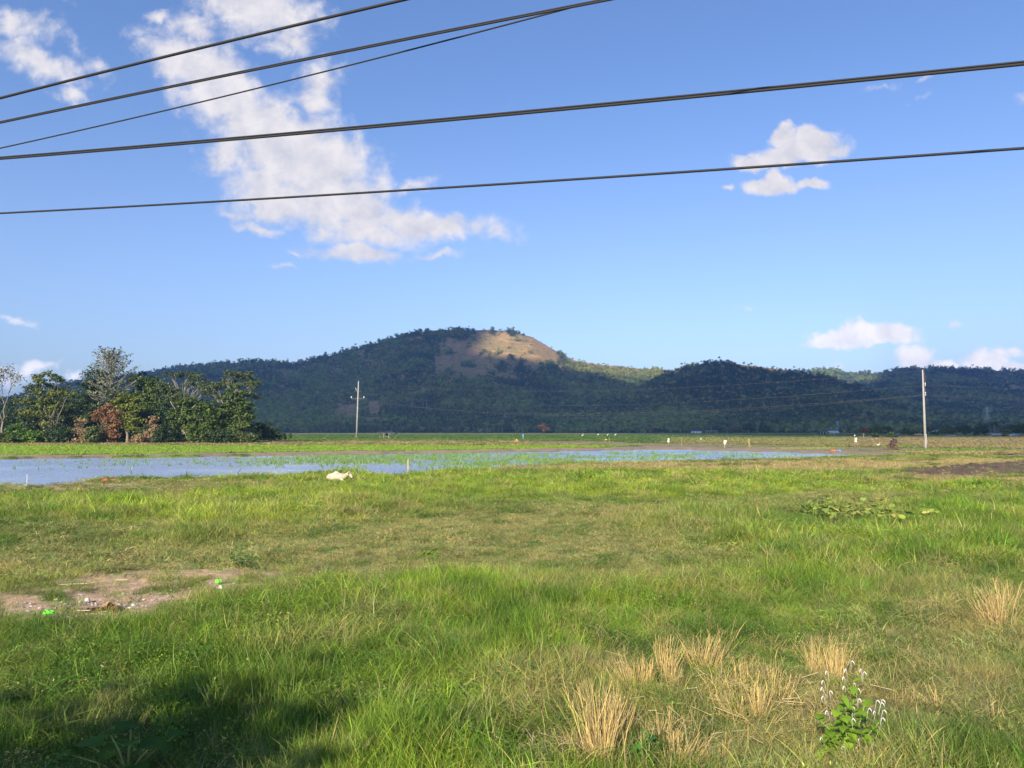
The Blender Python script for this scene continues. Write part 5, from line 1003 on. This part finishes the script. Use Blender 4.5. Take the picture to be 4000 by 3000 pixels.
# ------------------------------------------------------------------ the resting white calf
yc = gd(1878); sc_ = yc / F; c0 = empty('calf', (pdir(1322, 1878)[0] * yc, yc, gheight(pdir(1322, 1878)[0] * yc, yc).item() + .02)); tag(c0, 'cream white humped calf lying in the grass at the near bank of the water', 'calf')
HIDE, t = newmat('calf_hide'); n = t.nodes; l = t.links; o_ = n.new('ShaderNodeOutputMaterial'); b_ = n.new('ShaderNodeBsdfPrincipled'); l.new(b_.outputs[0], o_.inputs[0]); tcx = n.new('ShaderNodeTexCoord'); nn_ = n.new('ShaderNodeTexNoise'); nn_.inputs['Scale'].default_value = 7; nn_.inputs['Detail'].default_value = 6; l.new(tcx.outputs['Object'], nn_.inputs['Vector']); cr = n.new('ShaderNodeValToRGB'); cr.color_ramp.elements[0].position = .34; cr.color_ramp.elements[0].color = (.33, .22, .15, 1); cr.color_ramp.elements[1].position = .52; cr.color_ramp.elements[1].color = (.46, .40, .30, 1); l.new(nn_.outputs['Fac'], cr.inputs[0]); l.new(cr.outputs[0], b_.inputs['Base Color']); b_.inputs['Roughness'].default_value = .8
mb = MB()
mb.tube([(-.54, 0, .12), (-.50, 0, .17), (-.40, 0, .22), (-.22, 0, .25), (.0, 0, .25), (.18, 0, .25), (.32, 0, .29), (.42, -.01, .36), (.50, -.03, .40), (.57, -.06, .34), (.62, -.09, .25), (.63, -.10, .20)], [.03, .11, .18, .205, .195, .175, .125, .10, .095, .075, .055, .04], 14)
mb.blob((-.10, 0, .44), (.13, .08, .085), 1, .02, 2)
for q, rd in (([(-.42, -.14, .14), (-.22, -.25, .09), (-.40, -.29, .04), (-.50, -.30, .03)], [.10, .06, .035, .03]), ([(.14, -.12, .14), (.30, -.21, .07), (.14, -.26, .04), (.06, -.27, .03)], [.08, .05, .035, .03]), ([(-.42, .14, .14), (-.18, .24, .06), (-.36, .28, .04)], [.10, .05, .035]), ([(.14, .12, .14), (.34, .20, .06)], [.08, .04])): mb.tube(q, rd, 8)
bo = mb.build('body', HIDE, c0, True); rm = bo.modifiers.new('remesh', 'REMESH'); rm.mode = 'VOXEL'; rm.voxel_size = .018; rm.use_smooth_shade = True; sm_ = bo.modifiers.new('smooth', 'SMOOTH'); sm_.iterations = 4
for sg in (-1, 1): MB().tube([(.49, -.02 + sg * .06, .47), (.47, -.02 + sg * .15, .47), (.45, -.02 + sg * .20, .43)], [.02, .04, .008], 6).build('ear', HIDE, c0, True)
for sg in (-1, 1): MB().blob((.575, -.055 + sg * .07, .40), (.018, .014, .018), 1, 0).build('eye', DRK, c0, True)
MB().tube([(-.55, 0, .18), (-.60, .03, .10), (-.58, .05, .03)], [.02, .014, .02], 5).build('tail', HIDE, c0, True)
c0.scale = (.96, .96, .92); c0.location.z -= .05
# ------------------------------------------------------------------ litter and stones
def crumple(name, cat, label, px, py, w, h, mat, seed, group=None, amp=.35):
    p = G(px, py); s_ = p.y / F; o = MB().blob((0, 0, h * s_ * .5), (w * s_ / 2, w * s_ / 2 * .8, h * s_ * .6), seed, amp, 3, 1).build(name, mat); o.location = (p.x, p.y, float(gheight(p.x, p.y)) + .01); tag(o, label, cat, group); return o
LIME = plain('lime_plastic', (.12, .60, .04), .5, .1, 20); PALE = plain('pale_stone', (.50, .48, .46), .8, .15, 12); GST = plain('grey_stone', (.29, .26, .24), .85, .2, 12); REDC = plain('red_cloth', (.48, .07, .05), .8, .2, 10); DUNG = plain('dry_straw_dung', (.24, .15, .07), .95, .35, 25)
crumple('plastic_scrap', 'litter', 'crumpled lime green plastic lying at the near side of the bare soil', 192, 2448, 36, 24, LIME, 1)
crumple('plastic_scrap', 'litter', 'small lime green plastic at the right end of the bare soil', 853, 2291, 24, 16, LIME, 2)
crumple('red_cloth', 'cloth', 'red cloth lying on the muddy bank left of the calf', 423, 1885, 50, 10, REDC, 3, amp=.5)
crumple('grey_slab', 'stone', 'flat grey slab in the middle right of the bare soil', 685, 2299, 36, 10, plain('flat_slab', (.42, .43, .47), .8, .1, 8), 4)
crumple('white_paper', 'litter', 'whitish crumpled paper just under the small lime green plastic', 860, 2310, 24, 14, SHEETW, 5)
crumple('orange_scrap', 'litter', 'tiny orange scrap left of the flat grey slab', 663, 2303, 9, 7, REDO, 6)
crumple('white_scrap', 'litter', 'small white scrap in the grass above the straw tussocks, lower right', 2845, 2560, 12, 10, SHEETW, 7)
p = G(395, 2400); V, Q, LV = leaves([(-.12, 0, .02, .12, .08, .03), (.08, .02, .03, .14, .09, .05), (.2, -.02, .02, .1, .06, .03)], 420, .05, 8, 10, .4); o = np_mesh('straw_dung', V, Q, None, leafmat('dung_straw', (.26, .17, .08), .1, warm=(1.2, 1.1, .9)), attrs={'lv': ('FLOAT', LV)}); o.location = (p.x, p.y, float(gheight(p.x, p.y))); tag(o, 'brown clump of dry straw and dung on the bare soil', 'dung')
st_spots = [(341, 2357, 22, 14, 1, 'large whitish stone at the centre of the bare soil'), (468, 2375, 14, 9, 0, 'grey stone right of the straw dung, topmost'), (488, 2384, 14, 8, 0, 'grey stone beside the topmost one, right of the dung'), (520, 2388, 18, 9, 1, 'pale stone in the row of stones right of the dung'), (470, 2392, 10, 6, 0, 'small grey stone under the topmost, right of the dung'), (505, 2396, 12, 7, 1, 'small pale stone in front of the row right of the dung'),
            (153, 2401, 9, 7, 1, 'small cream stone left of the dung, above the lime plastic'), (218, 2358, 13, 5, 1, 'thin pale stone at the upper left of the bare soil'), (240, 2372, 10, 7, 1, 'pale pebble below the thin pale stone'), (255, 2380, 12, 7, 0, 'grey pebble below the pale pebble, left part of the soil'), (374, 2371, 6, 5, 1, 'tiny white pebble right of the large whitish stone'), (570, 2400, 10, 6, 0, 'dark pebble at the right end of the stone row'), (118, 2380, 12, 7, 0, 'grey pebble near the left edge of the bare soil'), (560, 2348, 9, 5, 1, 'pale pebble between the flat slab and the stone row'), (120, 2378 + 15, 9, 5, 1, 'pale pebble under the grey pebble near the left edge'), (590, 2008, 14, 5, 0, 'dark stone on the small distant bare patch')]
for i, (px, py, w, h, k, lab) in enumerate(st_spots): crumple('stone', 'stone', lab, px, py, w, h, PALE if k else GST, 20 + i, 'stones on the bare soil', .2)
pr_ = np.random.default_rng(9); pv_ = MB()
for i in range(300):
    px = pr_.normal(480, 210); py = 2400 - px * .09 + pr_.normal(0, 30); p = G(px, py); r_ = .006 + .014 * pr_.random() ** 2; pv_.blob((p.x, p.y, float(gheight(p.x, p.y)) + r_ * .4), (r_ * 1.3, r_, r_ * .7), i, .15, 1)
tag(pv_.build('gravel', GST), 'scattered small gravel on the bare soil patch', 'gravel', kind='stuff')
TWIG = plain('dry_twig', (.46, .38, .24), .9, .2, 12)
def twig(label, pts, r=.006):
    mb = MB()
    for seg in pts: mb.tube([G(px, py) + Vector((0, 0, float(gheight(G(px, py).x, G(px, py).y)) + .035)) for px, py in seg], r, 5)
    tag(mb.build('dry_twig', TWIG), label, 'twig', 'dry twigs and stalks on the grass')
twig('forked dry twig on the grass near the left edge, above the bare soil', [[(5, 2255), (60, 2243), (110, 2232), (142, 2219)], [(70, 2242), (62, 2228)], [(110, 2232), (125, 2236)]])
twig('curved pale twig on the grass above the right end of the bare soil', [[(808, 2207), (830, 2206), (860, 2215)], [(828, 2206), (850, 2196)]]); twig('long thin straw lying along the upper edge of the bare soil', [[(230, 2298), (340, 2292), (450, 2278), (500, 2276)]]); twig('straw stalks in front of the dung clump', [[(355, 2421), (410, 2427)], [(350, 2410), (300, 2406)], [(380, 2418), (420, 2415)]])

# ------------------------------------------------------------------ straw tussocks, lower right
STRAW = leafmat('straw', (.50, .385, .175), .2, warm=(1.2, 1.1, .85), rough=.7)
def tussock(px, base, top, wpx, label, seed, n_=70, fan=.5, tilt=0.0, wid=.0050):
    p = G(px, base); s_ = p.y / F; hh = (base - top) * s_ * 1.18; root_z = float(gheight(p.x, p.y)) - .02; r = np.random.default_rng(seed); V = []; Q = []; LV = []
    w = wpx / 2 * s_ * 1.15; n_ = int(n_ * 1.3)
    for i in range(n_):
        bx = r.normal(0, w * .30); by_ = r.normal(0, w * .30); ln = hh * (.35 + .75 * r.random() ** .8); az = r.random() * 6.28; le = abs(r.normal(0, .16)) * fan * 2; lx = bx / w * fan + math.cos(az) * le + tilt; ly = math.sin(az) * le
        if r.random() < .20: lx *= 3.2; ly *= 2.5
        q = np.array([bx, by_, 0.]); d = np.array([lx, ly, 1.]); d /= np.linalg.norm(d); lv = r.random(); kink = r.random() < .38; sg = 4; wv = np.array([math.cos(az + 1), math.sin(az + 1) * .5, 0]) * wid * (.6 + .6 * r.random()); nn = np.cross(d, wv); nn = nn / np.linalg.norm(nn) * np.linalg.norm(wv)
        b = len(V)
        for k in range(sg + 1):
            tp = 1 - .45 * k / sg
            V += [q - wv * tp / 2, q + nn * tp / 2, q + wv * tp / 2]; LV += [lv] * 3
            q = q + d * ln / sg
            if kink and k == 2: d = d + np.array([r.normal(0, .9), r.normal(0, .9), -.5]); d /= np.linalg.norm(d)
            else: d = d + r.normal(0, .10, 3); d /= np.linalg.norm(d)
        for k in range(sg):
            for j in range(3): a_ = b + 3 * k + j; c_ = b + 3 * k + (j + 1) % 3; Q.append((a_, c_, c_ + 3, a_ + 3))
    o = np_mesh('straw_tussock', V, Q, None, STRAW, attrs={'lv': ('FLOAT', LV)}); o.location = (p.x, p.y, root_z); tag(o, label, 'straw tussock', 'dry rice straw tussocks'); return o
TS = [(2340, 2985, 2715, 130, 'tallest straw tussock, standing nearest the viewer in the lower middle', 130, .35, 0), (2400, 2900, 2722, 90, 'upright straw tussock touching the tallest one on its right', 80, .3, .05), (2240, 2960, 2850, 120, 'splayed straw tussock leaning left at the foot of the tallest one', 50, 1.2, -.5), (2225, 2980, 2920, 60, 'short cut straw stubs at the left foot of the tallest tussock', 22, .8, -.1),
      (2590, 2935, 2800, 90, 'loose straw tussock behind the splayed one at the bottom edge', 45, .6, .1), (2665, 3010, 2870, 130, 'splayed straw tussock leaning right at the bottom edge, lower middle', 60, .9, .45), (2640, 2990, 2875, 50, 'stiff upright straw stubs inside the splayed tussock at the bottom edge', 26, .2, 0),
      (2470, 2690, 2575, 120, 'wide straw tussock splaying left, second row left end', 85, .8, -.25), (2525, 2680, 2590, 60, 'dense upright straw tussock joined to the left-splaying one', 60, .3, .05), (2600, 2645, 2505, 70, 'tall narrow straw tussock right of the second row left end', 60, .5, .05), (2635, 2700, 2590, 55, 'thin straw tussock just below the tall narrow one', 34, .35, .05),
      (2760, 2600, 2470, 150, 'broad fan-shaped straw tussock at the back of the group, leaning right', 95, .8, .25), (2700, 2590, 2520, 60, 'small straw tussock at the left foot of the broad fan-shaped one', 26, .6, -.2), (2905, 2680, 2570, 60, 'faded greenish-tan straw tussock right of the broad fan-shaped one', 32, .4, .05), (3185, 2620, 2490, 70, 'dense upright straw tussock, left one of the pair at the back right', 70, .3, -.05), (3270, 2650, 2500, 90, 'greyish dense straw tussock, right one of the pair at the back right', 95, .35, .05), (3345, 2640, 2545, 45, 'small thin straw tussock right of the back pair', 22, .4, .1),
      (2965, 2840, 2700, 80, 'upright straw tussock with a dark gap, middle of the group', 55, .5, .05), (3050, 2760, 2660, 90, 'loose straw tussock behind the middle upright one, leaning right', 45, .7, .2), (2880, 2850, 2740, 70, 'thin splayed straw tussock left of the middle upright one', 30, .8, -.2), (2860, 2740, 2650, 60, 'sparse yellowish straw tussock behind the thin splayed one', 22, .6, 0), (3020, 2690, 2590, 80, 'sparse straw stalks between the middle tussocks and the back pair', 24, .9, 0),
      (3890, 2440, 2300, 130, 'large pale straw tussock near the right edge, halfway up the meadow', 110, .6, -.1), (3930, 2370, 2260, 90, 'sparse straw tussock behind the large pale one at the right edge', 46, .9, .1), (3885, 2880, 2775, 50, 'few upright stalks near the right edge at the bottom', 12, .4, 0), (3660, 2780, 2680, 40, 'lone thin straw tuft right of the white-flowered weed', 14, .5, -.15), (3955, 2890, 2830, 50, 'two leaning pale stalks at the bottom right edge', 5, 1.2, .5), (3170, 2990, 2910, 90, 'sparse straw stalks at the bottom edge left of the white-flowered weed', 20, .9, .2), (2830, 2990, 2900, 90, 'sparse curved straw stalks at the bottom edge, middle right', 16, .9, .4), (3560, 2770, 2700, 60, 'short straw stalks directly behind the white-flowered weed', 14, .9, 0)]
for i, (px, b_y, tp, w, lab, nn_, fan, tl) in enumerate(TS): tussock(px, b_y, tp, w, lab, 900 + i, int(nn_ * 1.25), fan, tl)
# loose fallen straw
g = np.random.default_rng(71); mb = MB()
for i in range(190):
    px = g.normal(2750, 420); py = g.normal(2800, 120)
    if i < 60: px = g.normal(2160, 90); py = g.normal(2955, 30)
    p = G(px, min(py, 3080)); z = float(gheight(p.x, p.y)) + .03 + .05 * g.random(); a_ = g.random() * 6.28; ln = .06 + .16 * g.random(); mb.tube([(p.x, p.y, z), (p.x + math.cos(a_) * ln, p.y + math.sin(a_) * ln, z + g.normal(0, .03))], .0022, 4)
tag(mb.build('fallen_straw', TWIG), 'loose broken straw lying between the tussocks', 'straw', kind='stuff')

# ------------------------------------------------------------------ broad leaved weeds
def leaf_shape(mb_V, mb_Q, LV, c, d, ln, wd, lv, lobed=False, droop=.25):
    d = np.array(d, float); d /= np.linalg.norm(d); sd = np.cross(d, [0, 0, 1.]); sd = sd / (np.linalg.norm(sd) + 1e-6); up = np.cross(sd, d); b = len(mb_V); prof = [(0, .0), (.18, .75), (.42, 1), (.70, .66), (1, 0.02)]
    if lobed: prof = [(0, .25), (.15, 1.0), (.35, .95), (.6, .85), (.85, .5), (1, .05)]
    for t, w in prof:
        q = np.array(c) + d * ln * t + np.array([0, 0, -droop * ln * t * t]); mb_V += [q - sd * wd * w / 2 + up * wd * w * .12, q, q + sd * wd * w / 2 + up * wd * w * .12]; LV += [lv] * 3
    for k in range(len(prof) - 1):
        a_ = b + 3 * k; mb_Q += [(a_, a_ + 1, a_ + 4, a_ + 3), (a_ + 1, a_ + 2, a_ + 5, a_ + 4)]
WEED = leafmat('weed_leaf', (.17, .31, .030), .4, warm=(1.25, 1.1, .6), rough=.75, spec=.1); STEM = plain('weed_stem', (.20, .26, .07), .7, .15, 12); FLW = plain('white_flower', (.60, .56, .58), .7, .06, 30)
def weed(label, px, base, spots, seed, leaf=.07, wd=.045, mat=None, name='flowering_weed', cat='weed', per=9):
    p = G(px, base); s_ = p.y / F; root = empty(name, (p.x, p.y, float(gheight(p.x, p.y)))); tag(root, label, cat); r = np.random.default_rng(seed); V = []; Q = []; LV = []; st = MB(); tips = []
    for (sx, sy) in spots:
        top = np.array([(sx - px) * s_, r.normal(0, .05), max(.05, (base - sy) * s_ * 1.02)]); pts = [Vector((r.normal(0, .02), r.normal(0, .02), 0)), Vector(top * [.45, .45, .55]), Vector(top)]; st.tube(pts, [.0045, .0035, .002], 5); tips.append(top)
        for k in range(per):
            t = .25 + .75 * (k + r.random()) / per; c = np.array(pts[0].lerp(pts[2], t)); az = k * 2.4 + r.random(); el_ = r.normal(.15, .3); leaf_shape(V, Q, LV, c, (math.cos(az) * math.cos(el_), math.sin(az) * math.cos(el_), math.sin(el_)), leaf * (.55 + .7 * r.random()), wd * (.6 + .6 * r.random()), .25 + .5 * r.random())
    st.build('stem', STEM, root); np_mesh('foliage', V, Q, None, mat or WEED, smooth=True, attrs={'lv': ('FLOAT', LV)}, parent=root); return root, s_, r
wr, s_, r = weed('bright green leafy weed with small white drooping flower spikes, bottom right', 3330, 3010, [(3290, 2760), (3340, 2720), (3250, 2800), (3400, 2830), (3210, 2870), (3440, 2880), (3300, 2880), (3370, 2930), (3190, 2960), (3260, 2960), (3420, 2960), (3350, 2800), (3220, 2930), (3300, 2830)], 5, .085, .060, per=14)
for i, (fx, fy) in enumerate([(3342, 2660), (3362, 2675), (3318, 2685), (3370, 2688), (3250, 2697), (3217, 2717), (3208, 2738), (3205, 2765), (3318, 2720), (3305, 2745), (3356, 2740), (3346, 2750), (3253, 2768), (3350, 2788), (3215, 2815), (3252, 2828), (3330, 2813), (3412, 2788), (3438, 2790), (3444, 2808), (3445, 2830), (3412, 2830), (3400, 2832), (3425, 2848), (3313, 2850), (3318, 2868), (3342, 2830), (3332, 2917), (3350, 2930), (3277, 2955), (3278, 2970), (3380, 2958), (3395, 2946), (3213, 2930), (3340, 2960)]):
    x = (fx - 3330) * s_; z = (3010 - fy) * s_ * 1.02; yy_ = float(r.normal(-.03, .05)); dx = r.choice([-1, 1]) * .008; MB().tube([(x * .9, yy_, max(z - .07, 0)), (x, yy_, z), (x + dx, yy_ - .004, z + .006), (x + dx * 2, yy_ - .008, z - .004), (x + dx * 2.4, yy_ - .01, z - .018)], [.001, .0015, .0029, .0031, .0010], 6).build('flower_spike', FLW, wr, True)
# squash vine
vr = G(3350, 2035); vine = empty('squash_vine', (vr.x, vr.y, 0)); tag(vine, 'creeping vine with broad pale green leaves, some yellow, right middle of the meadow', 'vine'); V = []; Q = []; LV = []; VY = []; QY = []; LY = []; r = np.random.default_rng(17); st = MB()
for i in range(330):
    if i < 110: px, py = r.normal(3215, 50), r.normal(2010, 14)
    elif i < 230: px, py = r.normal(3400, 90), r.normal(2015, 16)
    else: px, py = r.normal(3570, 70), r.normal(2040, 16)
    p = G(px, py); z = float(gheight(p.x, p.y)) + .10 + .22 * r.random(); az = r.random() * 6.28; a_ = (V, Q, LV) if r.random() > .12 else (VY, QY, LY); leaf_shape(*a_, (p.x - vr.x, p.y - vr.y, z), (math.cos(az), math.sin(az), r.normal(.1, .5)), .11 + .08 * r.random(), .11 + .08 * r.random(), r.random() * .8, True)
    if i % 3 == 0: st.tube([(p.x - vr.x, p.y - vr.y, 0), (p.x - vr.x, p.y - vr.y, z)], .006, 4)
VL = leafmat('vine_leaf', (.26, .36, .08), .35, rough=.9, spec=.05); np_mesh('foliage', V, Q, None, VL, smooth=True, attrs={'lv': ('FLOAT', LV)}, parent=vine); np_mesh('yellow_foliage', VY, QY, None, leafmat('vine_leaf_yellow', (.55, .50, .15), .3, rough=.9, spec=.05), smooth=True, attrs={'lv': ('FLOAT', LY)}, parent=vine); st.build('stem', STEM, vine)
# large dark leaves at the lower left, small weeds
br_ = G(500, 3040); big = empty('broad_leaf_plant', (br_.x, br_.y, float(gheight(br_.x, br_.y)))); tag(big, 'dark broad-leaved plant in the shade at the bottom left edge', 'plant'); V = []; Q = []; LV = []; st = MB(); s_ = br_.y / F
for (lx, ly, sz, az) in ((505, 2860, .20, 1.2), (430, 2875, .13, 2.4), (320, 2940, .21, 2.9), (420, 2965, .19, 4.4), (580, 2935, .22, .2), (640, 2925, .14, .6), (270, 2960, .14, 3.4), (560, 2990, .16, 5.4), (520, 2900, .13, 1.9)):
    c = np.array([(lx - 500) * s_, r.normal(0, .08), (3040 - ly) * s_ * 1.02]); leaf_shape(V, Q, LV, c - np.array([math.cos(az), math.sin(az), 0]) * sz * .4, (math.cos(az), math.sin(az), .12), sz, sz * .95, .3 + .3 * r.random(), True, .3); st.tube([(0, 0, 0), tuple(c * [.5, .5, .6]), tuple(c)], [.008, .006, .004], 5)
np_mesh('foliage', V, Q, None, leafmat('broad_leaf', (.07, .15, .03), .3, rough=.9, spec=.05), smooth=True, attrs={'lv': ('FLOAT', LV)}, parent=big); st.build('stem', STEM, big)
W2 = leafmat('pale_weed_leaf', (.12, .26, .07), .3)
weed('star-shaped weed with pale leaves and a yellow centre, bottom left', 805, 2735, [(805, 2700), (790, 2710)], 21, .085, .028, W2, 'star_weed', per=8)
weed('star-shaped weed with pale leaves, bottom centre left of the straw', 1322, 2835, [(1322, 2805), (1300, 2820)], 22, .10, .034, W2, 'star_weed', per=8)
weed('dark small-leaved weed clump between the tall grass blades, bottom left', 930, 2660, [(890, 2620), (930, 2610), (980, 2615), (910, 2640)], 23, .07, .032, leafmat('dark_weed_leaf', (.07, .16, .04), .3), 'leafy_weed', per=9)
weed('small leafy weed in the short grass at the middle of the meadow', 1675, 2185, [(1650, 2160), (1690, 2150), (1670, 2165), (1700, 2170)], 24, .15, .06, WEED, 'leafy_weed', per=8)
weed('dark low shrub at the right end of the bare soil', 960, 2235, [(900, 2195), (930, 2180), (970, 2190), (1000, 2215), (940, 2205), (980, 2215), (915, 2215)], 25, .10, .045, leafmat('shrub_leaf', (.05, .12, .03), .25), 'low_shrub', per=14)
weed('broad-leaved weed growing between the tall straw tussock and the splayed one', 2520, 3000, [(2480, 2900), (2520, 2880), (2560, 2860), (2500, 2950), (2580, 2930)], 26, .07, .045, leafmat('clover_leaf', (.07, .19, .03), .3), 'leafy_weed', per=8)
# ------------------------------------------------------------------ air
hz_ = MB(); hz_.box((0, 1000, 119), (9300, 9300, 242))
vm, t = newmat('haze_air'); o_ = t.nodes.new('ShaderNodeOutputMaterial'); pv = t.nodes.new('ShaderNodeVolumePrincipled'); t.links.new(pv.outputs[0], o_.inputs['Volume'])
pv.inputs['Color'].default_value = (.28, .52, 1.0, 1); pv.inputs['Density'].default_value = .00017; pv.inputs['Anisotropy'].default_value = .1
hazeo = hz_.build('haze', vm); tag(hazeo, 'thin blue haze of the evening air in front of the hills', 'haze', kind='stuff')
